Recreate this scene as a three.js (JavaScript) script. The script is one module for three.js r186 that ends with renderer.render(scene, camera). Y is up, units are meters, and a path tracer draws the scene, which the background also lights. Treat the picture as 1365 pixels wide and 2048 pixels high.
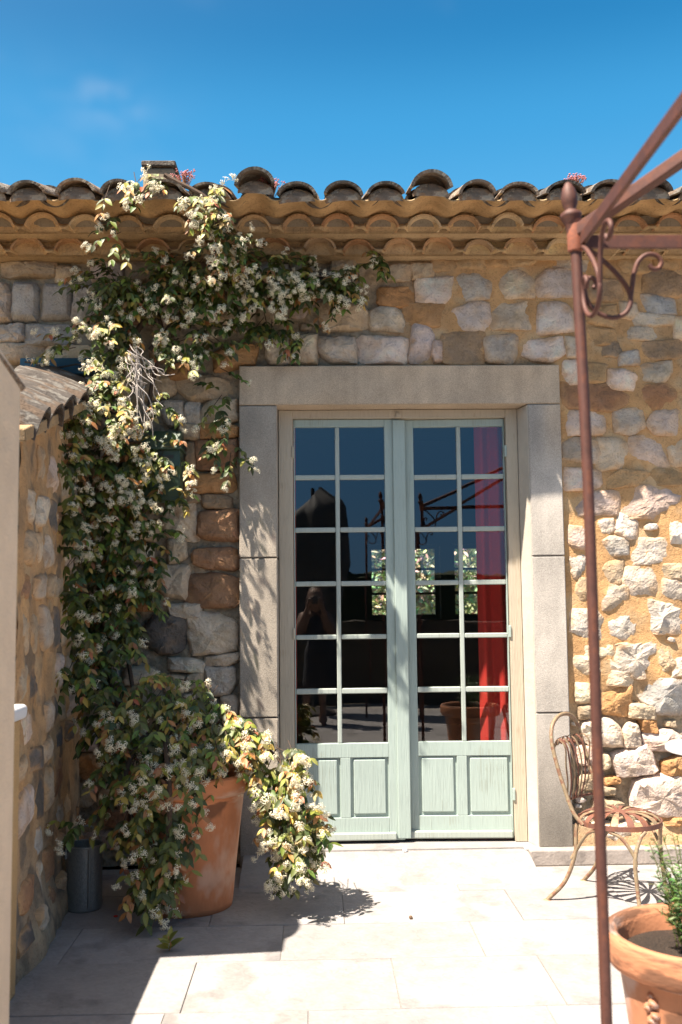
import * as THREE from 'three';
import { mergeGeometries, mergeVertices, toCreasedNormals } from 'three/addons/utils/BufferGeometryUtils.js';
import { ImprovedNoise } from 'three/addons/math/ImprovedNoise.js';
import { RoundedBoxGeometry } from 'three/addons/geometries/RoundedBoxGeometry.js';
import { MarchingCubes } from 'three/addons/objects/MarchingCubes.js';

// ---------------------------------------------------------------- camera, sky, sun, exposure
const scene = new THREE.Scene();
const camera = new THREE.PerspectiveCamera(54.43, 1365 / 2048, 0.05, 400);
const EYE = new THREE.Vector3(0, 1.517, 5.86);
camera.position.copy(EYE);
camera.rotation.set(THREE.MathUtils.degToRad(5.0), THREE.MathUtils.degToRad(-1.5), THREE.MathUtils.degToRad(-0.6), 'YXZ');
camera.focus = 5.7;
camera.userData.fStop = 3.2;
camera.updateProjectionMatrix();
camera.updateMatrixWorld(true);

const EXPOSURE = 3.25;
const SUN = new THREE.Vector3(-0.43, 1, 0.34).normalize();
const renderer = new THREE.WebGLRenderer({ antialias: true });
renderer.toneMapping = THREE.LinearToneMapping;
renderer.toneMappingExposure = EXPOSURE;
renderer.shadowMap.enabled = true;

const perlin = new ImprovedNoise();
const clamp = THREE.MathUtils.clamp, lerp = THREE.MathUtils.lerp, sstep = (x, a, b) => { const t = clamp((x - a) / (b - a), 0, 1); return t * t * (3 - 2 * t); };
const fbm = (x, y, z = 0, o = 4) => { let s = 0, a = 0.5, f = 1; for (let i = 0; i < o; i++) { s += a * perlin.noise(x * f + 17.3 * i, y * f - 9.1 * i, z * f + 3.7 * i); a *= 0.5; f *= 2.03; } return s; };
let seedState = 20240611;
const rnd = () => { seedState = (seedState + 0x6d2b79f5) | 0; let t = Math.imul(seedState ^ (seedState >>> 15), 1 | seedState); t = (t + Math.imul(t ^ (t >>> 7), 61 | t)) ^ t; return ((t ^ (t >>> 14)) >>> 0) / 4294967296; };
const rr = (a, b) => a + (b - a) * rnd();

{ // clear Mediterranean sky: deep blue overhead, paler to the horizon, brighter round the sun, thin wisps of cirrus
  const W = 1024, H = 512, d = new Float32Array(W * H * 4);
  const stops = [[0, 0.19, 0.42, 0.70], [8, 0.085, 0.38, 0.78], [22, 0.10, 0.45, 0.84], [26, 0.064, 0.385, 0.77], [31, 0.027, 0.25, 0.57], [37, 0.011, 0.145, 0.40], [50, 0.008, 0.11, 0.32], [90, 0.008, 0.10, 0.30]];
  for (let j = 0; j < H; j++) for (let i = 0; i < W; i++) {
    const el = ((j + 0.5) / H - 0.5) * Math.PI, az = ((i + 0.5) / W - 0.5) * 2 * Math.PI;
    const x = Math.cos(az) * Math.cos(el), y = Math.sin(el), z = Math.sin(az) * Math.cos(el), deg = Math.max(0, el * 180 / Math.PI);
    let k = 0; while (k < stops.length - 2 && deg > stops[k + 1][0]) k++;
    const t = sstep(deg, stops[k][0], stops[k + 1][0]) * 0.35 + 0.65 * clamp((deg - stops[k][0]) / (stops[k + 1][0] - stops[k][0]), 0, 1);
    const c = [1, 2, 3].map((q) => lerp(stops[k][q], stops[k + 1][q], t));
    const mu = x * SUN.x + y * SUN.y + z * SUN.z, g = Math.max(0, mu);
    const aur = 1.05 * g ** 2.8 + 1.2 * g ** 40;
    // wisps: soft, sparse, everywhere
    const wv = fbm(x * 5.0 + 4.2, y * 9.0, z * 5.0, 5);
    let cl = 0.10 * sstep(wv, 0.10, 0.42);
    const dx = Math.atan2(x, -z) * 57.3 + 11.9, dy = deg - 26.9;
    const ex = dx + 0.5 * dy, w1 = fbm(x * 22 + 3, y * 46, z * 22, 5); cl += 0.34 * Math.exp(-(ex * ex / 2.2 + dy * dy / 0.9)) * sstep(w1, -0.22, 0.30) + 0.075 * Math.exp(-((dx + 1) * (dx + 1) / 22 + (dy + 1.6) * (dy + 1.6) / 8)) * sstep(w1, -0.35, 0.4);
    const cloud = [0.72, 0.80, 0.92];
    for (let q = 0; q < 3; q++) d[(j * W + i) * 4 + q] = (el < 0 ? [0.30, 0.27, 0.22][q] : lerp(c[q], cloud[q], clamp(cl, 0, 1)) + aur * [1, 0.91, 0.76][q]) / EXPOSURE;
    d[(j * W + i) * 4 + 3] = 1;
  }
  const t = new THREE.DataTexture(d, W, H, THREE.RGBAFormat, THREE.FloatType);
  t.mapping = THREE.EquirectangularReflectionMapping; t.magFilter = t.minFilter = THREE.LinearFilter; t.needsUpdate = true;
  scene.background = t; scene.environment = t;
}
const sun = new THREE.DirectionalLight(new THREE.Color().setRGB(1.0, 0.90, 0.77), 4.7);
sun.position.copy(SUN).multiplyScalar(30); sun.castShadow = true;
Object.assign(sun.shadow.camera, { left: -9, right: 9, top: 9, bottom: -9, near: 1, far: 70 });
sun.shadow.mapSize.set(4096, 4096); sun.shadow.radius = 1;
scene.add(sun, sun.target);

// ---------------------------------------------------------------- helpers
const V = (x, y, z) => new THREE.Vector3(x, y, z);
// where the line of sight through a point measured in the photograph meets the plane z = const (the wall, the door ...), or the floor
function at(px, py, z) { const r = V(px / 1365 * 2 - 1, 1 - py / 2048 * 2, 0.5).unproject(camera).sub(EYE); return r.multiplyScalar((z - EYE.z) / r.z).add(EYE); }
function onFloor(px, py, y = 0) { const r = V(px / 1365 * 2 - 1, 1 - py / 2048 * 2, 0.5).unproject(camera).sub(EYE); return r.multiplyScalar((y - EYE.y) / r.y).add(EYE); }
const taken = new Map();
function numbered(n) { const k = (taken.get(n) ?? -1) + 1; taken.set(n, k); return k ? n + '_' + String(k).padStart(3, '0') : n; }
function tag(o, label, category, group, kind) { if (label) o.userData.label = label; if (category) o.userData.category = category; if (group) o.userData.group = group; if (kind) o.userData.kind = kind; return o; }
function thing(name, label, category, pos = [0, 0, 0], turn = 0, group) { const g = new THREE.Group(); g.name = numbered(name); g.position.set(...pos); g.rotation.y = turn; scene.add(g); return tag(g, label, category, group); }
function mesh(name, geo, mat, parent = scene) { const m = new THREE.Mesh(geo, mat); m.name = numbered(name); m.castShadow = m.receiveShadow = true; parent.add(m); return m; }
function holder(name, parent) { const g = new THREE.Group(); g.name = numbered(name); parent.add(g); return g; }
function clean(g) { const h = g.index ? g.toNonIndexed() : g; for (const k of Object.keys(h.attributes)) if (!['position', 'normal', 'uv', 'color'].includes(k)) h.deleteAttribute(k); return h; }
function join(list) { const l = list.map(clean), anyColor = l.some((g) => g.attributes.color); for (const g of l) { if (!anyColor) g.deleteAttribute('color'); if (!g.attributes.uv) g.setAttribute('uv', new THREE.BufferAttribute(new Float32Array(g.attributes.position.count * 2), 2)); } return mergeGeometries(l); }
// a box by its corners with slightly rounded edges and uv in metres
function box(x0, y0, z0, x1, y1, z1, r = 0.003) {
  const w = x1 - x0, h = y1 - y0, d = z1 - z0, g = r > 0 ? new RoundedBoxGeometry(w, h, d, 1, Math.min(r, w * 0.45, h * 0.45, d * 0.45)) : new THREE.BoxGeometry(w, h, d);
  g.translate((x0 + x1) / 2, (y0 + y1) / 2, (z0 + z1) / 2);
  return boxUV(g.index ? g.toNonIndexed() : g);
}
function boxUV(g) {
  const p = g.attributes.position, n = g.attributes.normal, uv = new Float32Array(p.count * 2);
  for (let i = 0; i < p.count; i++) {
    const ax = Math.abs(n.getX(i)), ay = Math.abs(n.getY(i)), az = Math.abs(n.getZ(i));
    if (az >= ax && az >= ay) uv.set([p.getX(i), p.getY(i)], i * 2); else if (ax >= ay) uv.set([p.getZ(i), p.getY(i)], i * 2); else uv.set([p.getX(i), p.getZ(i)], i * 2);
  }
  g.setAttribute('uv', new THREE.BufferAttribute(uv, 2)); return g;
}
function tube(pts, r, seg = 24, rad = 6, closed = false) { return new THREE.TubeGeometry(new THREE.CatmullRomCurve3(pts.map((p) => (p.isVector3 ? p : V(...p))), closed), seg, r, rad, closed); }
function bar(a, b, w, h = w) { const d = V().subVectors(b, a), L = d.length(), g = new RoundedBoxGeometry(w, h, L, 1, Math.min(w, h) * 0.12); g.applyQuaternion(new THREE.Quaternion().setFromRotationMatrix(new THREE.Matrix4().lookAt(b, a, V(0, 1, 0)))); g.translate((a.x + b.x) / 2, (a.y + b.y) / 2, (a.z + b.z) / 2); return g; }
function lathe(pts, seg = 48) { return new THREE.LatheGeometry(pts.map((p) => new THREE.Vector2(p[0], p[1])), seg); }
// push the vertices of a geometry about with noise, along their normals
function weather(g, amp, freq, seed = 0) { const p = g.attributes.position, n = g.attributes.normal; for (let i = 0; i < p.count; i++) { const d = amp * fbm(p.getX(i) * freq + seed, p.getY(i) * freq, p.getZ(i) * freq, 3) * 2; p.setXYZ(i, p.getX(i) + n.getX(i) * d, p.getY(i) + n.getY(i) * d, p.getZ(i) + n.getZ(i) * d); } g.computeVertexNormals(); return g; }

// tileable noise textures: what surfaces are made of
function lat(x, y, p, s) { x = ((x % p) + p) % p; y = ((y % p) + p) % p; let h = Math.imul(x + 374761393 * s, 668265263) ^ Math.imul(y + 1013904223, 1274126177); h = Math.imul(h ^ (h >>> 13), 1274126177); return ((h ^ (h >>> 16)) >>> 0) / 4294967296; }
function tn(u, v, p, s) { const x = u * p, y = v * p, ix = Math.floor(x), iy = Math.floor(y); let fx = x - ix, fy = y - iy; fx = fx * fx * (3 - 2 * fx); fy = fy * fy * (3 - 2 * fy); return lerp(lerp(lat(ix, iy, p, s), lat(ix + 1, iy, p, s), fx), lerp(lat(ix, iy + 1, p, s), lat(ix + 1, iy + 1, p, s), fx), fy); }
function tf(u, v, p, s, o = 5) { let t = 0, a = 0.5, n = 0; for (let i = 0; i < o; i++) { t += a * tn(u, v, p << i, s + i); n += a; a *= 0.55; } return t / n; }
function texture(size, fn, repeat = 1, srgb = false) {
  const d = new Uint8Array(size * size * 4);
  for (let j = 0; j < size; j++) for (let i = 0; i < size; i++) { const c = fn((i + 0.5) / size, (j + 0.5) / size), o = (j * size + i) * 4; for (let q = 0; q < 3; q++) d[o + q] = clamp(Math.round(255 * (srgb ? Math.pow(clamp(c[q], 0, 1), 1 / 2.2) : c[q])), 0, 255); d[o + 3] = 255; }
  const t = new THREE.DataTexture(d, size, size); t.wrapS = t.wrapT = THREE.RepeatWrapping; t.magFilter = THREE.LinearFilter; t.minFilter = THREE.LinearFilter; t.repeat.set(repeat, repeat);
  if (srgb) t.colorSpace = THREE.SRGBColorSpace; t.needsUpdate = true; return t;
}
const gray = (x) => [x, x, x];
const T = {
  stoneCol: texture(1024, (u, v) => { const a = tf(u, v, 6, 1), b = tf(u, v, 40, 9, 4), c = tf(u, v, 16, 31, 4), s = b > 0.63 ? 0.78 : 1; const k = (0.62 + 0.55 * a + 0.32 * (b - 0.5)) * s; return [k * (1 + 0.10 * (c - 0.5)), k, k * (1 - 0.22 * (c - 0.5))].map((x) => x * 0.88); }, 1.4, true),
  stoneBump: texture(1024, (u, v) => { const r = 1 - Math.abs(2 * tf(u, v, 7, 4, 5) - 1); return gray(0.5 * tf(u, v, 12, 2, 6) + 0.3 * r + 0.2 * tf(u, v, 80, 3, 2)); }, 1.4),
  mortarCol: texture(1024, (u, v) => { const a = tf(u, v, 5, 11), g = tn(u, v, 300, 5), p = tf(u, v, 90, 15, 2); const k = 0.70 + 0.42 * (a - 0.3) + 0.12 * (g - 0.5) - (p > 0.68 ? 0.14 : 0); return [k, k * (0.96 + 0.06 * a), k * (0.9 + 0.14 * a)]; }, 1.1, true),
  mortarBump: texture(1024, (u, v) => gray(0.45 * tf(u, v, 14, 21, 5) + 0.35 * tf(u, v, 70, 22, 3) + 0.2 * tn(u, v, 300, 23)), 1.1),
  granite: texture(1024, (u, v) => { const s = tn(u, v, 420, 41), t = tn(u, v, 260, 42), a = tf(u, v, 4, 43); const k = 0.78 + 0.30 * (a - 0.5) + 0.34 * (s - 0.5) + 0.22 * (t - 0.5); return gray(k); }, 1.3, true),
  graniteBump: texture(1024, (u, v) => gray(0.6 * tn(u, v, 420, 44) + 0.4 * tn(u, v, 240, 45)), 1.3),
  slab: texture(1024, (u, v) => { const a = tf(u, v, 3, 51), b = tf(u, v, 22, 52, 5), c = tf(u, v, 120, 53, 2), w = sstep(Math.abs(tf(u, v, 5, 54, 5) - 0.5), 0.0, 0.012); const st = sstep(tf(u, v, 6, 58, 5), 0.58, 0.72); const k = 0.86 + 0.30 * (a - 0.5) + 0.26 * (b - 0.5) + 0.14 * (c - 0.5) - 0.09 * (1 - w) - 0.20 * st; return [k, k * 0.985, k * 0.97]; }, 0.7, true),
  slabBump: texture(1024, (u, v) => gray(0.5 * tf(u, v, 16, 55, 5) + 0.3 * tf(u, v, 90, 56, 2) + 0.2 * tn(u, v, 5, 57)), 0.7),
  tile: texture(1024, (u, v) => { const a = tf(u, v, 6, 61), b = tf(u, v, 34, 62, 4), l = sstep(tf(u, v, 18, 63, 4), 0.55, 0.66), o = sstep(tf(u, v, 9, 64, 4), 0.57, 0.68); let c = [0.20, 0.165, 0.135].map((x) => x * (0.45 + 1.1 * a)); c = c.map((x, q) => lerp(x, [0.45, 0.42, 0.36][q], 0.75 * l)); c = c.map((x, q) => lerp(x, [0.34, 0.20, 0.10][q], 0.5 * o)); return c.map((x) => x * (0.7 + 0.6 * b)); }, 1.5, true),
  tileBump: texture(512, (u, v) => gray(0.6 * tf(u, v, 12, 65, 5) + 0.4 * tf(u, v, 60, 66, 2)), 2),
  terra: texture(1024, (u, v) => { const a = tf(u, v, 4, 71), b = tf(u, v, 30, 72, 4), w = sstep(tf(u, v, 7, 73, 5), 0.54, 0.70), k = sstep(tf(u, v, 9, 74, 5), 0.6, 0.72); let c = [0.50, 0.20, 0.085].map((x) => x * (0.7 + 0.6 * a)); c = c.map((x, q) => lerp(x, [0.56, 0.42, 0.33][q], 0.6 * w)); c = c.map((x) => x * (1 - 0.6 * k)); return c.map((x) => x * (0.86 + 0.28 * b)); }, 1, true),
  terraBump: texture(512, (u, v) => gray(0.6 * tf(u, v, 10, 75, 5) + 0.4 * tf(u, v, 90, 76, 2)), 1),
  rust: texture(512, (u, v) => { const a = tf(u, v, 8, 81), b = tf(u, v, 50, 82, 3), o = sstep(tf(u, v, 12, 83, 4), 0.55, 0.7); let c = [0.16, 0.075, 0.055].map((x) => x * (0.6 + 0.8 * a)); c = c.map((x, q) => lerp(x, [0.30, 0.115, 0.045][q], 0.35 * o)); return c.map((x) => x * (0.8 + 0.4 * b)); }, 3, true),
  oldIron: texture(512, (u, v) => { const a = tf(u, v, 9, 86), o = sstep(tf(u, v, 14, 87, 5), 0.46, 0.62), b = tf(u, v, 60, 88, 2); let c = [0.27, 0.20, 0.12].map((x) => x * (0.6 + 0.8 * a)); c = c.map((x, q) => lerp(x, [0.20, 0.085, 0.05][q], 0.85 * o)); return c.map((x) => x * (0.8 + 0.4 * b)); }, 4, true),
  wood: texture(1024, (u, v) => { const g = tf(u * 1, v * 1, 6, 91, 3), s = tn(u, v / 24 + 3, 240, 92), c = tf(u, v / 10, 120, 93, 3), w = tf(u, v, 5, 95, 5); const cr = c > 0.66 ? 0.80 : 1; const wear = sstep(w * 0.6 + s * 0.4, 0.66, 0.74); const k = (0.90 + 0.10 * (g - 0.5) + 0.03 * (s - 0.5)) * lerp(1, cr, 0.3); return [k, k, k].map((x, q) => lerp(x, x * [0.78, 0.72, 0.66][q], wear * 0.55)); }, 1, true),
  woodBump: texture(1024, (u, v) => gray(0.6 * tf(u, v / 10, 120, 93, 3) + 0.4 * tn(u, v / 24, 240, 92)), 1),
  plaster: texture(1024, (u, v) => { const a = tf(u, v, 4, 101), b = tf(u, v, 28, 102, 4); const k = 0.86 + 0.18 * (a - 0.5) + 0.12 * (b - 0.5); return [k, k * 0.985, k * 0.96]; }, 0.8, true),
  plasterBump: texture(512, (u, v) => gray(0.6 * tf(u, v, 18, 103, 5) + 0.4 * tf(u, v, 100, 104, 2)), 1.5),
};
const rgb = (r, g, b) => new THREE.Color().setRGB(r, g, b);
const std = (o) => new THREE.MeshStandardMaterial({ roughness: 0.9, metalness: 0, ...o });
const M = {
  stone: std({ vertexColors: true, map: T.stoneCol, bumpMap: T.stoneBump, bumpScale: 0.016, roughness: 0.92 }),
  mortar: std({ vertexColors: true, map: T.mortarCol, bumpMap: T.mortarBump, bumpScale: 0.007, roughness: 0.96 }),
  core: std({ color: rgb(0.30, 0.24, 0.17), map: T.mortarCol }),
  surround: std({ vertexColors: true, map: T.granite, bumpMap: T.graniteBump, bumpScale: 0.0018, roughness: 0.9 }),
  slab: [1, 0.98, 1.02, 0.96].map((k, i) => std({ color: rgb(0.325 * k, 0.308 * k, 0.30 * k + 0.003 * i), map: T.slab, bumpMap: T.slabBump, bumpScale: 0.006, roughness: 0.86 })),
  earth: std({ color: rgb(0.20, 0.17, 0.12), map: T.mortarCol, bumpMap: T.mortarBump, bumpScale: 0.03 }),
  tile: [[0.62, 0.60, 0.59], [0.46, 0.45, 0.44], [0.85, 0.76, 0.68], [0.36, 0.35, 0.35]].map((c) => std({ color: rgb(...c), map: T.tile, bumpMap: T.tileBump, bumpScale: 0.008, roughness: 0.95 })),
  eaveTile: [[0.62, 0.40, 0.21], [0.56, 0.31, 0.15], [0.68, 0.49, 0.29], [0.46, 0.30, 0.17], [0.60, 0.36, 0.19], [0.52, 0.27, 0.13]].map((c) => std({ color: rgb(...c), map: T.mortarCol, bumpMap: T.mortarBump, bumpScale: 0.006 })),
  terra: std({ color: rgb(1.15, 1.05, 1.0), map: T.terra, bumpMap: T.terraBump, bumpScale: 0.003, roughness: 0.85 }),
  terraPale: std({ color: rgb(0.92, 0.98, 1.12), map: T.terra, bumpMap: T.terraBump, bumpScale: 0.003, roughness: 0.85 }),
  rust: std({ color: rgb(0.60, 0.47, 0.44), map: T.rust, roughness: 0.62, metalness: 0.15 }),
  rustOrange: std({ color: rgb(1.5, 1.05, 0.8), map: T.rust, roughness: 0.8 }),
  chair: std({ color: rgb(1, 1, 1), map: T.oldIron, roughness: 0.6, metalness: 0.1 }),
  chairRust: std({ color: rgb(0.95, 0.80, 0.72), map: T.rust, roughness: 0.75 }),
  paint: std({ color: rgb(0.375, 0.455, 0.42), map: T.wood, bumpMap: T.woodBump, bumpScale: 0.002, roughness: 0.6 }),
  paintEdge: std({ color: rgb(0.40, 0.445, 0.405), map: T.wood, bumpMap: T.woodBump, bumpScale: 0.002, roughness: 0.65 }),
  cream: std({ color: rgb(0.50, 0.43, 0.33), map: T.wood, bumpMap: T.woodBump, bumpScale: 0.003, roughness: 0.75 }),
  glass: new THREE.MeshPhysicalMaterial({ color: rgb(1, 1, 1), roughness: 0.0, metalness: 0, transmission: 1, thickness: 0, ior: 1.95 }),
  plaster: std({ color: rgb(0.88, 0.67, 0.47), map: T.plaster, bumpMap: T.plasterBump, bumpScale: 0.004 }),
  ochre: std({ color: rgb(0.58, 0.37, 0.17), map: T.plaster, bumpMap: T.mortarBump, bumpScale: 0.01 }),
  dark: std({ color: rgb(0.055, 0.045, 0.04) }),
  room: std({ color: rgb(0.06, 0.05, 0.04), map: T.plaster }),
  zinc: std({ color: rgb(0.34, 0.37, 0.38), map: T.granite, roughness: 0.5, metalness: 0.55 }),
  mail: std({ color: rgb(0.055, 0.095, 0.06), map: T.plaster, roughness: 0.38 }),
  wire: std({ color: rgb(0.05, 0.05, 0.05), roughness: 0.7 }),
  blue: std({ color: rgb(0.035, 0.13, 0.22), map: T.plaster, roughness: 0.8 }),
  twig: std({ color: rgb(0.42, 0.37, 0.33), roughness: 0.95 }),
  stem: std({ color: rgb(0.10, 0.065, 0.045), map: T.mortarCol, roughness: 0.95 }),
  soil: std({ color: rgb(0.07, 0.045, 0.03), map: T.mortarCol, bumpMap: T.mortarBump, bumpScale: 0.03 }),
  red: new THREE.MeshPhysicalMaterial({ color: rgb(0.40, 0.02, 0.012), roughness: 0.95, sheen: 0.1, sheenColor: rgb(0.4, 0.05, 0.04) }),
  white: std({ color: rgb(0.72, 0.72, 0.74), roughness: 0.45 }),
};

// ---------------------------------------------------------------- rubble stones and the mortar that beds them
const TONE = {
  lilac: [0.74, 0.58, 0.475], cream: [0.72, 0.575, 0.42], white: [0.64, 0.545, 0.45], tan: [0.57, 0.43, 0.285], grey: [0.57, 0.47, 0.37], ashlar: [0.50, 0.46, 0.41],
  orange: [0.54, 0.28, 0.115], redbrown: [0.38, 0.20, 0.105], brown: [0.36, 0.245, 0.15], mauve: [0.60, 0.45, 0.37], ochre: [0.50, 0.32, 0.16], dark: [0.17, 0.145, 0.125],
};
const OCHRE = [0.64, 0.37, 0.165], GREYM = [0.38, 0.32, 0.24];
// how far the yellow pointing covers the wall (1) or has fallen out and left grey, recessed joints (0)
function pointed(x, y) {
  const n = 0.25 * fbm(x * 1.6, y * 1.6, 3.1, 3);
  const above = sstep(x + n, 0.25, 0.95) * sstep(y + n * 0.4, 2.8, 3.0), right = sstep(x, 1.3, 1.5);
  return Math.max(above, right) * sstep(y + n * 1.2, 0.62, 1.08);
}
function mortarZ(x, y) { const q = pointed(x, y); return lerp(-0.052, -0.004, q) + (0.012 - 0.007 * q) * fbm(x * 9, y * 9, 1.7, 4) + q * (0.008 * fbm(x * 5.5, y * 5.5, 31, 3)) + (1 - q) * 0.034 * fbm(x * 24, y * 24, 7, 3) + 0.010 * fbm(x * 3, y * 3, 5, 2); }
// an irregular, rounded, chipped stone: an outline of a few straight sides, a domed and broken face. Local z is out of the wall.
function stoneGeo(w, h, o = {}) {
  const tone = TONE[o.tone ?? 'tan'], rough = o.rough ?? 0.010, depth = o.depth ?? 0.03, seed = o.seed ?? rnd() * 100, smear = o.smear ?? 0.5, segs = o.segs ?? 30;
  const sides = [];
  const jit = o.jit ?? 0.13;
  for (const [a, d] of [[0, w / 2], [Math.PI / 2, h / 2], [Math.PI, w / 2], [-Math.PI / 2, h / 2]]) sides.push([a + rr(-jit, jit), d * rr(0.96, 1.06)]);
  const corners = o.cuts ?? (jit < 0.06 ? 0 : 1 + Math.floor(rnd() * 2.4));
  for (let k = 0; k < corners; k++) { const sx = rnd() < 0.5 ? -1 : 1, sy = rnd() < 0.5 ? -1 : 1, a = Math.atan2(sy * w, sx * h) + rr(-0.3, 0.3); sides.push([a, Math.abs(Math.cos(a)) * w / 2 * rr(0.62, 0.9) + Math.abs(Math.sin(a)) * h / 2 * rr(0.62, 0.9)]); }
  for (const [a, d] of o.sides ?? []) sides.push([a, d]);
  const pw = o.pw ?? 18, rings = [0, 0.3, 0.55, 0.74, 0.87, 0.945, 0.985, 1.02], pos = [], col = [], uv = [], idx = [];
  const tx = rr(-0.05, 0.05) * (rough / 0.01), ty = rr(-0.06, 0.03) * (rough / 0.01), ou = rnd() * 3, ov = rnd() * 3;
  const cuts = []; for (let k = 0; k < 4; k++) cuts.push([rr(0, 6.283), rr(0.2, 0.8), rr(0.14, 0.46) * Math.min(1.2, rough / 0.01)]);
  const shade = rr(0.86, 1.12), warm = rr(-0.05, 0.05);
  const put = (x, y, r) => {
    let z = depth * (1 - Math.pow(r, 7)) + tx * x + ty * y;
    for (const [a, d, s] of cuts) z = Math.min(z, depth + (d * Math.min(w, h) * 0.5 - (x * Math.cos(a) + y * Math.sin(a))) * s);
    z += rough * 1.5 * fbm(x * 11 + seed, y * 11, seed, 4) + rough * 0.7 * fbm(x * 40 + seed, y * 40, seed, 2);
    if (r > 0.99) z -= 0.05; 
    pos.push(x, y, z);
    uv.push(x + ou, y + ov);
    const n1 = fbm(x * 6 + seed, y * 6 + 3, seed * 1.3, 4), n2 = fbm(x * 13 - seed, y * 13, 2.2, 3), n3 = fbm(x * 30 + seed, y * 18, 9, 3);
    let c = tone.map((t, q) => t * shade * (1 + 0.42 * n1 + 0.25 * n3) * (1 + warm * (1 - q)));
    const st = sstep(n2, 0.10, 0.34) * (o.stain ?? 0.5); // iron stains
    c = c.map((t, q) => lerp(t, [0.42, 0.22, 0.09][q], st * 0.7));
    const dk = sstep(-n1 + 0.3 * n3, 0.20, 0.44) * 0.30; c = c.map((t, q) => lerp(t, [0.15, 0.13, 0.11][q], dk));
    const sm = sstep(r + 0.45 * n2 + 0.3 * n3, 0.60, 1.0) * smear; c = c.map((t, q) => lerp(t, OCHRE[q], sm));
    col.push(...c.map((t) => clamp(t, 0.015, 0.78)));
  };
  for (const r of rings) {
    if (r === 0) { put(0, 0, 0); continue; }
    for (let i = 0; i < segs; i++) {
      const a = i / segs * 6.28318; let s = 0;
      for (const [n, d] of sides) { const c = Math.cos(a - n); if (c > 0) s += Math.pow(c / d, pw); }
      const R = Math.pow(s, -1 / pw) * (1 + 0.11 * fbm(Math.cos(a) * 2.2 + seed, Math.sin(a) * 2.2, seed, 3));
      put(Math.cos(a) * R * r, Math.sin(a) * R * r, r);
    }
  }
  for (let i = 0; i < segs; i++) { idx.push(0, 1 + i, 1 + (i + 1) % segs); for (let k = 0; k < rings.length - 2; k++) { const a = 1 + k * segs + i, b = 1 + k * segs + (i + 1) % segs; idx.push(a, a + segs, b, b, a + segs, b + segs); } }
  const g = new THREE.BufferGeometry();
  g.setAttribute('position', new THREE.Float32BufferAttribute(pos, 3)); g.setAttribute('uv', new THREE.Float32BufferAttribute(uv, 2)); g.setAttribute('color', new THREE.Float32BufferAttribute(col, 3)); g.setIndex(idx);
  return toCreasedNormals(g, 0.42);
}
// the bed of mortar as a rough sheet in the xy plane, left open where keep() says no
function mortarSheet(x0, x1, y0, y1, step, zf, cf, keep) {
  const nx = Math.round((x1 - x0) / step), ny = Math.round((y1 - y0) / step), pos = [], uv = [], col = [], idx = [];
  for (let j = 0; j <= ny; j++) for (let i = 0; i <= nx; i++) { const x = x0 + (x1 - x0) * i / nx, y = y0 + (y1 - y0) * j / ny; pos.push(x, y, zf(x, y)); uv.push(x, y); col.push(...cf(x, y)); }
  for (let j = 0; j < ny; j++) for (let i = 0; i < nx; i++) { if (keep && !keep(x0 + (x1 - x0) * (i + 0.5) / nx, y0 + (y1 - y0) * (j + 0.5) / ny)) continue; const a = j * (nx + 1) + i; idx.push(a, a + 1, a + nx + 1, a + 1, a + nx + 2, a + nx + 1); }
  const g = new THREE.BufferGeometry();
  g.setAttribute('position', new THREE.Float32BufferAttribute(pos, 3)); g.setAttribute('uv', new THREE.Float32BufferAttribute(uv, 2)); g.setAttribute('color', new THREE.Float32BufferAttribute(col, 3)); g.setIndex(idx); g.computeVertexNormals();
  return g;
}
function mortarColor(x, y, q) {
  const n = fbm(x * 4, y * 4, 8.8, 4), f = fbm(x * 20, y * 20, 2.1, 3);
  const k = clamp(q + 0.5 * n, 0, 1);
  let c = GREYM.map((g, i) => lerp(g, OCHRE[i], k) * (1 + 0.35 * n + 0.25 * f));
  const pale = sstep(fbm(x * 5.1, y * 5.1, 15, 4), 0.02, 0.28) * 0.5; c = c.map((v, i) => lerp(v, [0.60, 0.47, 0.30][i], pale));
  return c.map((v) => clamp(v, 0.02, 0.7));
}

// ---------------------------------------------------------------- the stone house
const house = thing('stone_house', 'honey coloured rubble stone house with tiled eaves and pale green glazed double door', 'house');
const wall = holder('wall', house);
const SUR = { x0: at(479, 1000, 0.03).x, x1: at(1127, 1000, 0.03).x, i0: at(555, 1000, 0.03).x, i1: at(1061, 1000, 0.03).x, top: at(798, 730.5, 0.03).y, lin: at(800, 809, 0.03).y };
const WALLTOP = 3.59, FLOORD = 0.085;
mesh('mortar', mortarSheet(-3.4, 3.6, 0, WALLTOP + 0.04, 0.0125, mortarZ, (x, y) => mortarColor(x, y, pointed(x, y)), (x, y) => !(x > SUR.x0 + 0.02 && x < SUR.x1 - 0.02 && y < SUR.top - 0.02)), M.mortar, wall);
mesh('wall_core', join([box(-4.4, 0, -0.5, SUR.i0 - 0.02, WALLTOP + 0.06, -0.085, 0), box(SUR.i1 + 0.02, 0, -0.5, 4.6, WALLTOP + 0.06, -0.085, 0), box(SUR.i0 - 0.02, SUR.lin + 0.02, -0.5, SUR.i1 + 0.02, WALLTOP + 0.06, -0.085, 0)]), M.core, wall);

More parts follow.
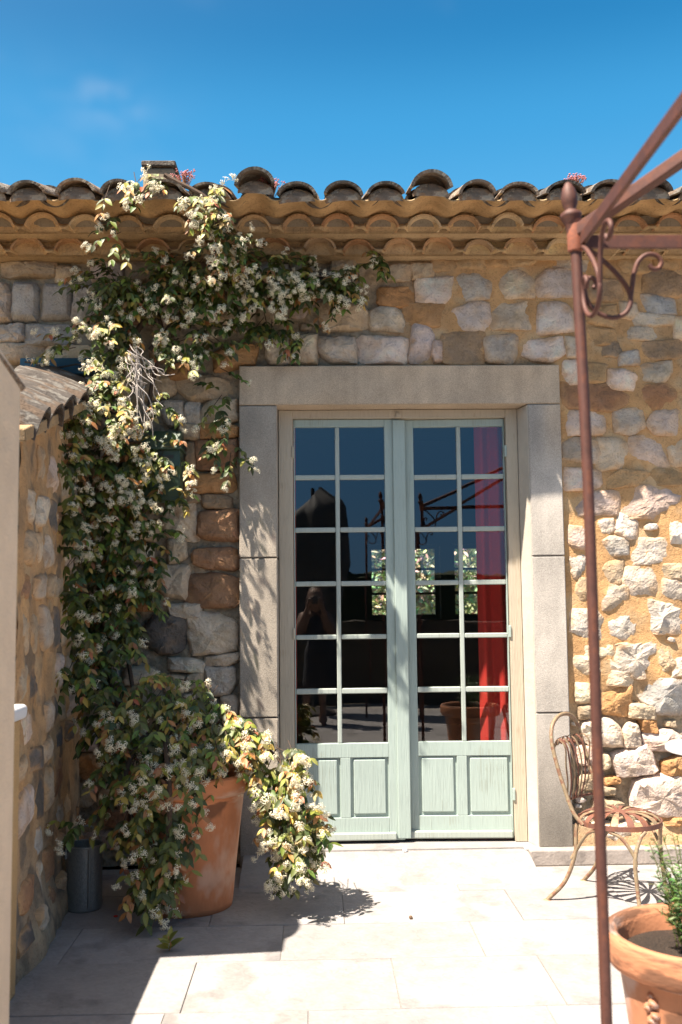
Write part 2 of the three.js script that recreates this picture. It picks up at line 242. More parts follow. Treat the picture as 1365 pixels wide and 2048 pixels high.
const placed = [];
function stone(x0, y0, x1, y1, tone, o = {}) {
  const a = at(x0, y0, 0), b = at(x1, y1, 0), x = (a.x + b.x) / 2, y = (a.y + b.y) / 2, q = pointed(x, y), w = Math.abs(b.x - a.x) + lerp(0.018, 0.036, q), h = Math.abs(a.y - b.y) + lerp(0.014, 0.028, q);
  const lit = x > 1.4 && y < 2.1, rough = o.rough ?? (lit ? lerp(0.020, 0.012, q) : lerp(0.018, 0.010, q));
  const m = mesh('stone', stoneGeo(w, h, { tone, rough, depth: lit ? lerp(rr(0.04, 0.065), rr(0.012, 0.028), q) : lerp(rr(0.04, 0.062), rr(0.015, 0.026), q), smear: q * 0.5, stain: x < -0.3 ? 0.35 : 0.4, ...o }), M.stone, wall);
  m.position.set(x, y, lit ? lerp(-0.03, -0.008, q) : lerp(-0.038, -0.003, q)); if (o.turn) m.rotation.z = o.turn;
  placed.push([x - w / 2, y - h / 2, x + w / 2, y + h / 2]);
}
// measured stones, course by course: over the door and to the right of it under the eaves
const course = (tone, ...list) => { for (const s of list) stone(s[0], s[1], s[2], s[3], tone, s[4]); };
course('tan', [665, 517, 712, 534], [768, 528, 824, 557], [826, 528, 869, 555], [640, 603, 740, 657, { jit: 0.2 }]);
course('ochre', [869, 508, 912, 537], [916, 505, 966, 534], [1018, 510, 1071, 528], [968, 506, 1014, 530]);
course('grey', [1098, 508, 1209, 538], [909, 549, 979, 598]);
course('lilac', [834, 556, 904, 606], [1073, 541, 1160, 591], [906, 607, 979, 660], [1079, 608, 1144, 665], [1050, 680, 1134, 719]);
course('cream', [991, 544, 1069, 593], [742, 612, 804, 657], [985, 608, 1068, 655, { jit: 0.05 }], [1137, 677, 1166, 713]);
course('orange', [757, 574, 830, 611, { jit: 0.2, stain: 1 }], [811, 608, 902, 650, { jit: 0.18, stain: 1 }]);
course('grey', [636, 671, 714, 722, { jit: 0.06 }], [973, 672, 1033, 724]);
course('lilac', [714, 671, 819, 724, { jit: 0.05, stain: 0.2 }]);
course('mauve', [823, 650, 868, 723, { stain: 1 }], [868, 682, 882, 722]);
course('brown', [884, 668, 969, 727], [1203, 685, 1245, 711], [1288, 684, 1368, 716], [1290, 541, 1368, 592], [1180, 560, 1242, 602]);
course('cream', [533, 669, 579, 726, { jit: 0.06 }], [581, 667, 635, 726, { jit: 0.06 }], [1244, 608, 1272, 634], [1262, 631, 1350, 652], [1239, 656, 1333, 680], [1352, 636, 1384, 678]);
course('ashlar', [1285, 594, 1348, 629], [1242, 705, 1276, 727]);
course('ochre', [1240, 510, 1300, 545], [1310, 508, 1370, 536], [1176, 616, 1230, 650], [1180, 660, 1228, 686]);
// right of the door, in the shade of the eaves
course('lilac', [1128, 723, 1172, 766, { jit: 0.2 }], [1217, 741, 1273, 777], [1135, 825, 1207, 867], [1296, 823, 1360, 869], [1262, 873, 1335, 932, { jit: 0.06 }], [1130, 940, 1200, 978]);
course('cream', [1286, 728, 1341, 761], [1197, 878, 1256, 935], [1339, 876, 1372, 929]);
course('redbrown', [1128, 770, 1256, 817, { jit: 0.08 }], [1282, 770, 1350, 817, { rough: 0.014 }]);
course('grey', [1229, 822, 1287, 867, { jit: 0.2 }], [1130, 880, 1194, 920]);
course('ochre', [1220, 944, 1300, 970], [1302, 940, 1368, 968], [1176, 730, 1212, 764]);
course('mauve', [1246, 974, 1372, 1034, { jit: 0.09 }], [1132, 987, 1241, 1029], [1137, 1054, 1188, 1096]);
// in the sun
course('white', [1202, 1042, 1226, 1064], [1228, 1028, 1273, 1074], [1345, 1039, 1370, 1098], [1210, 1076, 1256, 1108], [1255, 1078, 1338, 1128], [1144, 1110, 1171, 1156]);
course('tan', [1152, 1157, 1184, 1207], [1205, 1124, 1249, 1166], [1320, 1129, 1372, 1156], [1320, 1295, 1352, 1350, { rough: 0.022 }]);
course('grey', [1207, 1172, 1254, 1214]);
course('white', [1248, 1134, 1311, 1200], [1328, 1162, 1372, 1197], [1275, 1206, 1372, 1265, { rough: 0.024 }], [1221, 1228, 1270, 1282], [1146, 1223, 1211, 1282, { stain: 0.9 }], [1228, 1288, 1317, 1351, { rough: 0.024 }]);
course('cream', [1149, 1284, 1227, 1313], [1347, 1318, 1374, 1352], [1149, 1316, 1210, 1347], [1212, 1345, 1279, 1368, { stain: 0.8 }], [1155, 1369, 1190, 1406]);
course('orange', [1195, 1375, 1262, 1428, { jit: 0.2, stain: 1 }], [1282, 1440, 1314, 1466, { stain: 1 }]);
course('ashlar', [1282, 1356, 1372, 1428, { rough: 0.022, jit: 0.16 }]);
course('tan', [1262, 1410, 1312, 1436], [1160, 1410, 1200, 1436]);
course('white', [1166, 1437, 1246, 1491, { jit: 0.16 }], [1250, 1446, 1283, 1496]);
course('mauve', [1288, 1462, 1372, 1502, { stain: 0.8 }], [1150, 1494, 1206, 1530]);
course('lilac', [1228, 1498, 1312, 1551, { jit: 0.24, rough: 0.016, turn: 0.28, depth: 0.06, stain: 0.1 }], [1266, 1553, 1380, 1634, { jit: 0.18, rough: 0.02, depth: 0.075, turn: -0.1, stain: 0 }]);
course('orange', [1328, 1514, 1374, 1552, { rough: 0.024, stain: 1 }], [1322, 1634, 1374, 1650, { stain: 0.6 }], [1212, 1555, 1243, 1568]);
course('tan', [1200, 1509, 1222, 1540], [1205, 1576, 1232, 1590], [1160, 1550, 1196, 1580], [1190, 1600, 1250, 1632]);
// left of the door
course('tan', [266, 741, 349, 796], [352, 747, 464, 798, { jit: 0.16 }], [400, 798, 475, 848, { jit: 0.06 }], [357, 848, 397, 878], [335, 1078, 371, 1127]);
course('orange', [334, 722, 383, 758, { jit: 0.22 }], [427, 687, 512, 733, { jit: 0.2 }], [399, 849, 475, 875], [367, 946, 470, 984, { jit: 0.16 }]);
course('brown', [300, 697, 335, 721], [372, 880, 388, 936], [364, 986, 400, 1005], [402, 988, 463, 1015]);
course('grey', [369, 802, 399, 848, { jit: 0.1 }], [321, 800, 367, 850], [411, 1333, 470, 1392, { jit: 0.16 }], [441, 1394, 477, 1440]);
course('redbrown', [389, 878, 471, 938, { jit: 0.08, stain: 0.8 }], [397, 1020, 476, 1079, { jit: 0.1 }], [387, 1096, 473, 1138, { jit: 0.1, stain: 1 }], [371, 1148, 476, 1216, { jit: 0.09, stain: 1 }]);
course('cream', [327, 1000, 393, 1077, { jit: 0.18, stain: 0.9 }], [318, 1130, 376, 1193, { jit: 0.18 }], [337, 1208, 399, 1237], [377, 1226, 472, 1308, { jit: 0.18 }], [408, 1311, 476, 1331], [335, 1318, 406, 1344]);
course('dark', [286, 1230, 371, 1306, { jit: 0.14 }]);
course('tan', [230, 762, 256, 788], [372, 1346, 404, 1380], [330, 1350, 368, 1384], [418, 1446, 474, 1490]);
// large squared blocks at the left, above the tiled garden wall
course('tan', [4, 521, 110, 551, { jit: 0.03, pw: 30 }], [112, 528, 152, 557]);
course('ashlar', [24, 562, 72, 638, { jit: 0.04, pw: 26, rough: 0.004 }], [84, 569, 138, 637, { jit: 0.04, pw: 26, rough: 0.004 }], [48, 646, 142, 686, { jit: 0.05 }], [144, 570, 190, 640, { jit: 0.05 }]);
course('white', [-30, 560, 21, 640, { rough: 0.03, depth: 0.09 }], [-10, 647, 46, 683, { rough: 0.03 }]);
course('cream', [-20, 686, 84, 723, { jit: 0.04 }], [88, 690, 180, 722, { jit: 0.05 }]);
// the rest of the wall, mostly behind the jasmine and past the edges of the picture
{
  const pins = [];
  const free = (a) => placed.every((b) => a[0] > b[2] - 0.012 || a[2] < b[0] + 0.012 || a[1] > b[3] - 0.012 || a[3] < b[1] + 0.012);
  const tones = ['tan', 'grey', 'cream', 'redbrown', 'brown', 'mauve', 'lilac', 'orange', 'tan'];
  for (let y = 0.1; y < WALLTOP - 0.04;) {
    const h = rr(0.10, 0.17);
    for (let x = -3.1; x < 3.4;) {
      const w = rr(0.11, 0.27), far = x < -1.85 || x > 2.12;
      const hidden = x < -1.45 && y < 2.6;
      const r = [x, y, x + w * (far ? 1.3 : 1), y + h];
      if (!hidden && !(r[2] > SUR.x0 - 0.015 && r[0] < SUR.x1 + 0.015 && r[1] < SUR.top + 0.015) && r[3] < WALLTOP + 0.02 && free(r)) {
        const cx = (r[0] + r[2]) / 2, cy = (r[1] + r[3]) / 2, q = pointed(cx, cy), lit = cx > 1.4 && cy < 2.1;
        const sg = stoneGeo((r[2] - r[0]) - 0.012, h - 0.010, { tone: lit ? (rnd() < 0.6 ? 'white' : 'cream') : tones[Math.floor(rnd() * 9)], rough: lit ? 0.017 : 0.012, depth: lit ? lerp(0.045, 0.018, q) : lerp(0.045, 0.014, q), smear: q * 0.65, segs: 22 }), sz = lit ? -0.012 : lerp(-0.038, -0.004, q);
        if (far) pins.push(sg.translate(cx, cy, sz)); else mesh('stone', sg, M.stone, wall).position.set(cx, cy, sz);
        placed.push(r);
      }
      x += w;
    }
    y += h;
  }
  // small pinning stones left over in the joints
  for (let k = 0; k < 5200; k++) {
    const s = rr(0.03, 0.08), right = k % 2, x = right ? rr(1.44, 2.1) : rr(-0.95, 2.05), y = right ? rr(0.12, 2.0) : rr(0.12, WALLTOP - 0.1), a = [x - s * 0.7, y - s * 0.35, x + s * 0.7, y + s * 0.35];
    if ((a[2] > SUR.x0 - 0.01 && a[0] < SUR.x1 + 0.01 && a[1] < SUR.top + 0.01) || !placed.every((b) => a[0] > b[2] + 0.004 || a[2] < b[0] - 0.004 || a[1] > b[3] + 0.004 || a[3] < b[1] - 0.004)) continue;
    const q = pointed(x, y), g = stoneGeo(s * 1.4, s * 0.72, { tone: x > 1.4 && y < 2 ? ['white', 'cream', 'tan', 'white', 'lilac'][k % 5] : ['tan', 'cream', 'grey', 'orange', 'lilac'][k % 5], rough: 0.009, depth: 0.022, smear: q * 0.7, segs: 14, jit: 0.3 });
    g.translate(x, y, lerp(-0.042, -0.008, q)); pins.push(g); placed.push(a);
  }
  mesh('pinning_stones', mergeGeometries(pins), M.stone, wall).userData.kind = 'stuff';
  console.log('stones', taken.get('stone') + 1, 'pins', pins.length);
}

// dressed stone round the door: a lintel and three blocks on either side
{
  const surround = holder('door_surround', house), Z0 = -0.34, Z1 = 0.03;
  const block = (name, x0, y0, x1, y1, cf) => {
    const nx = Math.max(2, Math.round((x1 - x0) / 0.03)), ny = Math.max(2, Math.round((y1 - y0) / 0.03));
    const g = new RoundedBoxGeometry(x1 - x0, y1 - y0, Z1 - Z0, 1, 0.006); g.translate((x0 + x1) / 2, (y0 + y1) / 2, (Z0 + Z1) / 2);
    const front = new THREE.PlaneGeometry(x1 - x0 - 0.012, y1 - y0 - 0.012, nx, ny); front.translate((x0 + x1) / 2, (y0 + y1) / 2, Z1 + 0.0015);
    { const p = front.attributes.position; for (let i = 0; i < p.count; i++) p.setZ(i, p.getZ(i) + 0.0012 * (1 + fbm(p.getX(i) * 12, p.getY(i) * 12, 4, 3))); front.computeVertexNormals(); }
    const both = join([boxUV(g.index ? g.toNonIndexed() : g), boxUV(front.toNonIndexed())]);
    const p = both.attributes.position, c = new Float32Array(p.count * 3);
    for (let i = 0; i < p.count; i++) { const x = p.getX(i), y = p.getY(i), k = 1 + 0.34 * fbm(x * 16, y * 2.2, 6, 4) + 0.20 * fbm(x * 5, y * 5, 9, 4); c.set(cf(x, y).map((v) => clamp(v * k, 0.05, 0.75)), i * 3); }
    both.setAttribute('color', new THREE.BufferAttribute(c, 3));
    return mesh(name, both, M.surround, surround);
  };
  const mixc = (a, b, t) => a.map((v, i) => lerp(v, b[i], t));
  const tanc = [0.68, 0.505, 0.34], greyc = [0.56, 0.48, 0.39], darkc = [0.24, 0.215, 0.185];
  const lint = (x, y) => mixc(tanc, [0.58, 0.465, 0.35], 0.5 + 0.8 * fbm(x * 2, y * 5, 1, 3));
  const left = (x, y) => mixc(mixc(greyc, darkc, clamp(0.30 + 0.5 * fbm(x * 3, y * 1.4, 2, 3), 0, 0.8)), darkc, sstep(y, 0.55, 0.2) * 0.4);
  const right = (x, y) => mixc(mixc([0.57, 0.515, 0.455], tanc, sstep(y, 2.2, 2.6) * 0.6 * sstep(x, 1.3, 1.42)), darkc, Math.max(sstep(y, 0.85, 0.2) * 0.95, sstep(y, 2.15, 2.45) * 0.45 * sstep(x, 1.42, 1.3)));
  const j = 0.0025;
  block('lintel', SUR.x0, SUR.lin, SUR.x1, SUR.top, lint);
  const ly = [at(515, 1116, 0.03).y, at(515, 1436, 0.03).y], ry = [at(1090, 1112, 0.03).y, at(1100, 1426, 0.03).y];
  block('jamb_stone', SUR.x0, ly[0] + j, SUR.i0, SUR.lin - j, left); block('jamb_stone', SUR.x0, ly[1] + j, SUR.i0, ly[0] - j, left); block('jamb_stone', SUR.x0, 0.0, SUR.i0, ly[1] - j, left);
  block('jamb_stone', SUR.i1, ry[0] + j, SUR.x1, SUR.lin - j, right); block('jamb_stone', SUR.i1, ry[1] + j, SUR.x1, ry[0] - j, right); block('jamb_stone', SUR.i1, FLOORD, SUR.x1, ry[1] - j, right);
}

// double door, set back in its opening
{
  const ZF = -0.115, frame = [], dx = (px, py = 1100, z = -0.15) => at(px, py, z).x, dy = (px, py, z = -0.15) => at(px, py, z).y;
  const L0 = dx(588.5), L1 = dx(803), R1 = dx(1014.5), top = dy(798, 838.5), base = FLOORD;
  const RV = dx(1041, 1100, ZF);
  frame.push(box(SUR.i0 + 0.004, base, -0.22, L0 - 0.003, SUR.lin - 0.003, ZF), box(R1 + 0.003, base, -0.22, RV, SUR.lin - 0.003, ZF), box(L0 - 0.003, top + 0.003, -0.22, R1 + 0.003, SUR.lin - 0.003, ZF - 0.004));
  mesh('door_frame', join(frame), M.cream, house);
  { const s = new THREE.Shape([[RV + 0.003, -0.2], [SUR.i1 + 0.01, -0.2], [SUR.i1 + 0.01, 0.022], [SUR.i1 - 0.003, 0.022], [RV + 0.003, ZF - 0.006]].map((p) => new THREE.Vector2(p[0], -p[1]))), e = new THREE.ExtrudeGeometry(s, { depth: SUR.lin - FLOORD - 0.006, bevelEnabled: false }); e.rotateX(-Math.PI / 2); e.translate(0, FLOORD, 0);
    mesh('reveal', boxUV(e.index ? e.toNonIndexed() : e), std({ color: rgb(0.62, 0.56, 0.48), map: T.plaster, bumpMap: T.plasterBump, bumpScale: 0.003 }), house); }
  mesh('door_sill', box(SUR.i0 + 0.003, 0.02, -0.32, SUR.i1 - 0.003, FLOORD - 0.002, 0.0), M.slab[1], house);
  const rows = [[853, 948.5], [958.5, 1053.5], [1063.5, 1161], [1171, 1268], [1277.5, 1375.5], [1386.5, 1485.5]];
  const leaf = (x0, x1, g, right) => {
    const [ga, gb, gc, gd] = g, cx = (ga + gd) / 2 * 1, yT = dy(800, rows[0][0]), yB = dy(800, rows[5][1]), ZB = -0.19, ZD = -0.15, pT = dy(800, 1514), pB = dy(800, 1634), rB = base + 0.012;
    const wood = [box(x0, rB, ZB, ga, top, ZD), box(gd, rB, ZB, x1, top, ZD), box(ga, yT, ZB, gd, top, ZD - 0.001), box(ga, pT, ZB, gd, yB, ZD - 0.001), box(ga, rB, ZB, gd, pB, ZD - 0.001)];
    const px = [ga + 0.015, ga + 0.275, ga + 0.335, gd - 0.012];
    const mid = right ? [(ga * 0.53 + gd * 0.47)] : [(ga * 0.47 + gd * 0.53)];
    wood.push(box(mid[0] - 0.03, pB, ZB, mid[0] + 0.03, pT, ZD - 0.0015));
    if (!right) wood.push(box(x1 - 0.042, rB + 0.01, ZD, x1 + 0.035, top - 0.006, ZD + 0.016, 0.006));
    const o = mesh('door_leaf', join(wood), M.paint, house);
    // glazing bars: a bar of wood with a bead of putty
    const bead = (b) => mesh('glazing_bar', b, M.paintEdge, o);
    bead(box((gb + gc) / 2 - 0.0135, yB, -0.178, (gb + gc) / 2 + 0.0135, yT, -0.1535, 0.006));
    for (let k = 0; k < 5; k++) { const a = dy(800, rows[k][1]), b = dy(800, rows[k + 1][0]); bead(join([box(ga, b, -0.179, gb - 0.0, a, -0.1545, 0.006), box(gc, b, -0.179, gd, a, -0.1545, 0.006), box(gb, b + 0.002, -0.179, gc, a - 0.002, -0.1545, 0.003)])); }
    for (let k = 0; k < 6; k++) for (const [a, b] of [[ga, gb], [gc, gd]]) {
      const y1 = dy(800, rows[k][0]), y0 = dy(800, rows[k][1]), pg = new THREE.PlaneGeometry(b - a + 0.012, y1 - y0 + 0.012);
      const m = mesh('pane', pg, M.glass, o); m.position.set((a + b) / 2, (y0 + y1) / 2, -0.168); m.rotation.set(rr(-0.0016, 0.0016), rr(-0.0035, 0.0035), 0);
    }
    // raised panels, each with a bevelled field
    for (const [a, b] of [[ga, mid[0] - 0.03], [mid[0] + 0.03, gd]]) {
      mesh('panel', join([box(a, pB, ZB + 0.004, b, pT, ZD - 0.018, 0), box(a + 0.018, pB + 0.018, ZD - 0.02, b - 0.018, pT - 0.012, ZD - 0.004, 0.008)]), M.paint, o);
    }
    mesh('weather_bar', join([box(x0 + 0.01, rB + 0.004, ZD, x1 - (right ? 0.006 : 0.05), rB + 0.05, ZD + 0.026, 0.01)]), M.paintEdge, o);
    for (const hy of [dy(800, 1265), dy(800, 905), dy(800, 1590)]) { const hx = right ? x1 + 0.002 : x0 - 0.002; mesh('hinge', box(hx - 0.007, hy - 0.035, -0.135, hx + 0.007, hy + 0.035, -0.106, 0.004), right ? M.paint : M.cream, o); }
    return o;
  };
  leaf(L0, L1 - 0.0025, [dx(591), dx(672), dx(681.5), dx(772)], false);
  const ajar = leaf(L1 + 0.0025, R1, [dx(831.5), dx(917.5), dx(927.5), dx(1012)], true);
  { const a = -0.05, hx = R1, hz = -0.17; ajar.rotation.y = a; ajar.position.set(hx - (hx * Math.cos(a) + hz * Math.sin(a)), 0, hz - (-hx * Math.sin(a) + hz * Math.cos(a))); } // the right leaf stands a finger's breadth ajar
  mesh('door_bolt', box(dx(795), top + 0.004, -0.115, dx(806), top + 0.03, -0.1), M.cream, house);
}

// the room behind the glass
{
  const room = holder('room', house), zb = -5.7;
  const s = 11.56 / 1991, wx = (px) => (px - 630) * s, wy = (py) => EYE.y + (1199 - py) * s;
  const w1 = [wx(735), wx(880)], w2 = [wx(903), wx(1035)], wt = wy(1091), wb = wy(1240);
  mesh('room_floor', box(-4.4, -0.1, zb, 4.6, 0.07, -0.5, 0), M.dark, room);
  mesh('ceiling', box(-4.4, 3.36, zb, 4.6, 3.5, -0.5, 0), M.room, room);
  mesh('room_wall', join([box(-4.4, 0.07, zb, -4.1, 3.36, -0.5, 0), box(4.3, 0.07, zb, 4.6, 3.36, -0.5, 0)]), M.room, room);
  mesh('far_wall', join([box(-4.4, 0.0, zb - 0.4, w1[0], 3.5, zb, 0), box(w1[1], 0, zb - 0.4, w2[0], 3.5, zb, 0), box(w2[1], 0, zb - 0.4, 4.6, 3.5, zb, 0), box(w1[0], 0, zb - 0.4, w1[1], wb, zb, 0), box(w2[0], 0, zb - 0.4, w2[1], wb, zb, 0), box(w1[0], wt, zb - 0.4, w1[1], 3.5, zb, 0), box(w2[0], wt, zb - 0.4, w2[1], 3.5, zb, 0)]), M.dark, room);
  for (const [a, b] of [w1, w2]) {
    const f = [], z = zb - 0.12, H = wt - wb;
    f.push(box(a, wb, z - 0.05, a + 0.05, wt, z), box(b - 0.05, wb, z - 0.05, b, wt, z), box(a + 0.05, wt - 0.05, z - 0.05, b - 0.05, wt, z), box(a + 0.05, wb, z - 0.05, b - 0.05, wb + 0.05, z), box((a + b) / 2 - 0.02, wb + 0.05, z - 0.045, (a + b) / 2 + 0.02, wt - 0.05, z - 0.005));
    for (const k of [0.34, 0.67]) f.push(box(a + 0.05, wb + H * k - 0.014, z - 0.04, b - 0.05, wb + H * k + 0.014, z - 0.008));
    const w = mesh('window', join(f), M.dark, house), pg = mesh('pane', new THREE.PlaneGeometry(b - a - 0.06, H - 0.06), M.glass, w); pg.position.set((a + b) / 2, (wt + wb) / 2, z - 0.025);
  }
}

// ---------------------------------------------------------------- eaves and roof
const PITCH = 0.245, TX0 = at(155, 380, 0.5).x; // covers stand every 24.5 cm, one of them measured
{
  const eave = holder('eave', house);
  const half = (r0, r1, len, th, arc = Math.PI, ox = 0) => { // a tapered half round tile: axis along z, mouth (r0) at z = 0, running back
    const n = 14, pos = [], uv = [], idx = [];
    for (const [ra, rb] of [[r0, r1], [r0 - th, r1 - th]]) for (let k = 0; k <= 4; k++) for (let i = 0; i <= n; i++) { const a = (Math.PI - arc) / 2 + arc * i / n, r = lerp(ra, rb, k / 4), w = 1 + 0.03 * fbm(i * 0.6 + ox, k * 0.7, ox, 2); pos.push(Math.cos(a) * r * w, Math.sin(a) * r * w, -len * k / 4); uv.push(a * r0 + ox, len * k / 4 + ox * 1.7); }
    const S = (n + 1) * 5, id = (s, k, i) => s * S + k * (n + 1) + i;
    for (let k = 0; k < 4; k++) for (let i = 0; i < n; i++) { idx.push(id(0, k, i), id(0, k, i + 1), id(0, k + 1, i), id(0, k, i + 1), id(0, k + 1, i + 1), id(0, k + 1, i)); idx.push(id(1, k, i), id(1, k + 1, i), id(1, k, i + 1), id(1, k, i + 1), id(1, k + 1, i), id(1, k + 1, i + 1)); }
    for (let i = 0; i < n; i++) idx.push(id(0, 0, i), id(1, 0, i), id(0, 0, i + 1), id(0, 0, i + 1), id(1, 0, i), id(1, 0, i + 1));
    for (let k = 0; k < 4; k++) { idx.push(id(0, k, 0), id(0, k + 1, 0), id(1, k, 0), id(1, k, 0), id(0, k + 1, 0), id(1, k + 1, 0), id(0, k, n), id(1, k, n), id(0, k + 1, n), id(0, k + 1, n), id(1, k, n), id(1, k + 1, n)); }
    const g = new THREE.BufferGeometry(); g.setAttribute('position', new THREE.Float32BufferAttribute(pos, 3)); g.setAttribute('uv', new THREE.Float32BufferAttribute(uv, 2)); g.setIndex(idx);
    return toCreasedNormals(g, 0.7);
  };
  // two courses of tiles bedded in mortar under the roof (they step out), then the plastered underside of the roof's lowest tiles
  const variants = [0, 1, 2, 3].map((k) => half(0.098, 0.088, 0.30, 0.013, 2.55, k * 3.1));
  for (const [row, zf, yb, off] of [[0, 0.17, 3.566, 0.5], [1, 0.34, 3.64, 0]]) {
    for (let i = -10; i < 19; i++) {
      const x = TX0 + (i + off) * PITCH * 0.985 + rr(-0.012, 0.012);
      if (x < -3.1 || x > 3.55) continue;
      const m = mesh('eave_tile', variants[(i + 70 + row) % 4], M.eaveTile[Math.floor(rnd() * 6)], eave); m.position.set(x, yb - 0.024 + rr(-0.006, 0.006), zf + rr(-0.01, 0.012)); m.rotation.set(rr(-0.03, 0.03), rr(-0.04, 0.04), rr(-0.05, 0.05)); m.scale.set(rr(0.95, 1.06), rr(0.9, 1.06), 1);
    }
  }
  // mortar: packs the tiles' mouths and the gaps between them, and rounds off each step
  const bed = (zf, y0, y1, off, depth) => { // a front with a slight hollow in each tile's mouth
    const nx = 580, ny = 12, pos = [], uv = [], col = [], idx = [];
    for (let j = 0; j <= ny; j++) for (let i = 0; i <= nx; i++) {
      const x = lerp(-3.2, 3.65, i / nx), v = j / ny, y = lerp(y0, y1, v), ph = ((x - TX0) / (PITCH * 0.985) - off); const c = Math.cos(ph * 2 * Math.PI) * 0.5 + 0.5;
      const mouth = sstep(c - v * 0.7, -0.02, 0.22), gap = 1 - sstep(c - v * 0.75, -0.22, 0.0);
      pos.push(x, y + 0.006 * fbm(x * 8, y * 8, off, 2), zf - 0.042 * mouth - depth * gap * sstep(v, 0.1, 0.6) + 0.012 * fbm(x * 11, y * 14, 3 + off, 3)); uv.push(x, y);
      const n = fbm(x * 5, y * 9, off * 3, 4), st = sstep(fbm(x * 1.3, 0.3 + off, 2, 2), 0.0, 0.3);
      col.push(...[0.66, 0.43, 0.215].map((t, q) => clamp(lerp(t, [0.36, 0.26, 0.16][q], 0.6 * st) * (1 + 0.5 * n), 0.04, 0.7)));
    }
    for (let j = 0; j < ny; j++) for (let i = 0; i < nx; i++) { const a = j * (nx + 1) + i; idx.push(a, a + 1, a + nx + 1, a + 1, a + nx + 2, a + nx + 1); }
    const g = new THREE.BufferGeometry(); g.setAttribute('position', new THREE.Float32BufferAttribute(pos, 3)); g.setAttribute('uv', new THREE.Float32BufferAttribute(uv, 2)); g.setAttribute('color', new THREE.Float32BufferAttribute(col, 3)); g.setIndex(idx); g.computeVertexNormals(); return g;
  };
  const shelf = (y0, y1, z0, z1) => { const g = box(-3.2, y0, z0, 3.65, y1, z1, 0); const c = new Float32Array(g.attributes.position.count * 3); for (let i = 0; i < c.length; i += 3) c.set([0.58, 0.40, 0.22], i); g.setAttribute('color', new THREE.BufferAttribute(c, 3)); return g; };
  mesh('eave_mortar', join([bed(0.152, 3.555, 3.645, 0.5, 0.05), shelf(3.556, 3.64, -0.2, 0.07), bed(0.322, 3.630, 3.73, 0, 0.05), shelf(3.632, 3.725, -0.2, 0.24)]), M.mortar, eave);
  // the wavy lip: underside of the trough tiles, plastered smooth down to the course below
  {
    const nx = 880, nv = 26, pos = [], uv = [], col = [], idx = [];
    for (let j = 0; j <= nv; j++) for (let i = 0; i <= nx; i++) {
      const x = lerp(-3.2, 3.65, i / nx), v = j / nv, ph = (x - TX0) / PITCH + 0.05 * fbm(x * 2, 0, 1, 2), c = Math.cos(ph * 2 * Math.PI);
      const lip = 3.744 + 0.031 * c + 0.012 * fbm(x * 3, 1, 4, 2);
      // v 0: at the wall side, low; v 0.86: the lip; v 1: turned in over the top
      let z, y;
      if (v < 0.86) { const t = v / 0.86; z = lerp(0.24, 0.54 + 0.012 * fbm(x * 5, 2, 2, 2), t); y = lerp(3.714, lip, Math.pow(t, 0.85)) + (0.022 * c) * Math.sin(t * Math.PI) * 0.6 - 0.004; } else { const t = (v - 0.86) / 0.14; z = lerp(0.54, 0.42, t); y = lip + 0.018 * Math.sin(t * Math.PI * 0.5); }
      pos.push(x, y + 0.004 * fbm(x * 14, v * 6, 2, 3), z + 0.006 * fbm(x * 10, v * 5, 8, 3)); uv.push(x, y * 0.6 + z);
      const n = fbm(x * 4, v * 4, 6, 4), edge = sstep(v, 0.78, 0.86);
      col.push(...[0.62, 0.39, 0.185].map((t, q) => clamp(lerp(t, [0.66, 0.50, 0.30][q], edge * 0.6) * (1 + 0.42 * n), 0.04, 0.7)));
    }
    for (let j = 0; j < nv; j++) for (let i = 0; i < nx; i++) { const a = j * (nx + 1) + i; idx.push(a, a + nx + 1, a + 1, a + 1, a + nx + 1, a + nx + 2); }
    const g = new THREE.BufferGeometry(); g.setAttribute('position', new THREE.Float32BufferAttribute(pos, 3)); g.setAttribute('uv', new THREE.Float32BufferAttribute(uv, 2)); g.setAttribute('color', new THREE.Float32BufferAttribute(col, 3)); g.setIndex(idx); g.computeVertexNormals();
    mesh('eave_underside', g, M.mortar, eave);
  }
  const roof = holder('roof', house), SL = 0.30; // about 17 degrees
  const cover = [0, 1, 2, 3].map((k) => half(0.110, 0.090, 0.46, 0.017, 2.8, 20 + k * 2.3)), trough = [0, 1].map((k) => half(0.10, 0.085, 0.46, 0.014, 2.5, 40 + k * 2.3));
  const plug = [0, 1, 2].map((k) => { const s = new THREE.SphereGeometry(0.100, 16, 8, 0, Math.PI, 0, 1.75); s.scale(1, 0.93, 0.22); return boxUV(weather(s.toNonIndexed(), 0.006, 22, k * 5)); });
  for (let row = 0; row < 5; row++) for (let i = -11; i < 19; i++) {
    const x = TX0 + i * PITCH + rr(-0.014, 0.014); if (x < -3.15 || x > 3.6) continue;
    const big = row === 0 && (i === 4 || i === 8), z = 0.58 - row * 0.36 + rr(-0.025, 0.02), y = 3.722 + row * 0.36 * Math.tan(SL) + rr(-0.006, 0.008) + (big ? 0.03 : 0);
    const m = mesh('roof_tile', cover[(i + 80 + row * 3) % 4], M.tile[Math.floor(rnd() * 4)], roof); m.position.set(x, y, z + (big ? 0.03 : 0)); m.rotation.set(SL + rr(-0.05, 0.05), rr(-0.08, 0.08), rr(-0.10, 0.10)); m.scale.set(rr(0.94, 1.06) * (big ? 1.1 : 1), rr(0.70, 0.82) * (big ? 1.18 : 1), 1);
    const u = mesh('trough_tile', trough[(i + 80) % 2], M.tile[Math.floor(rnd() * 4)], roof); u.position.set(x + PITCH / 2, y + 0.075, z - 0.05 - (row ? 0 : 0.03)); u.rotation.set(SL, 0, Math.PI);
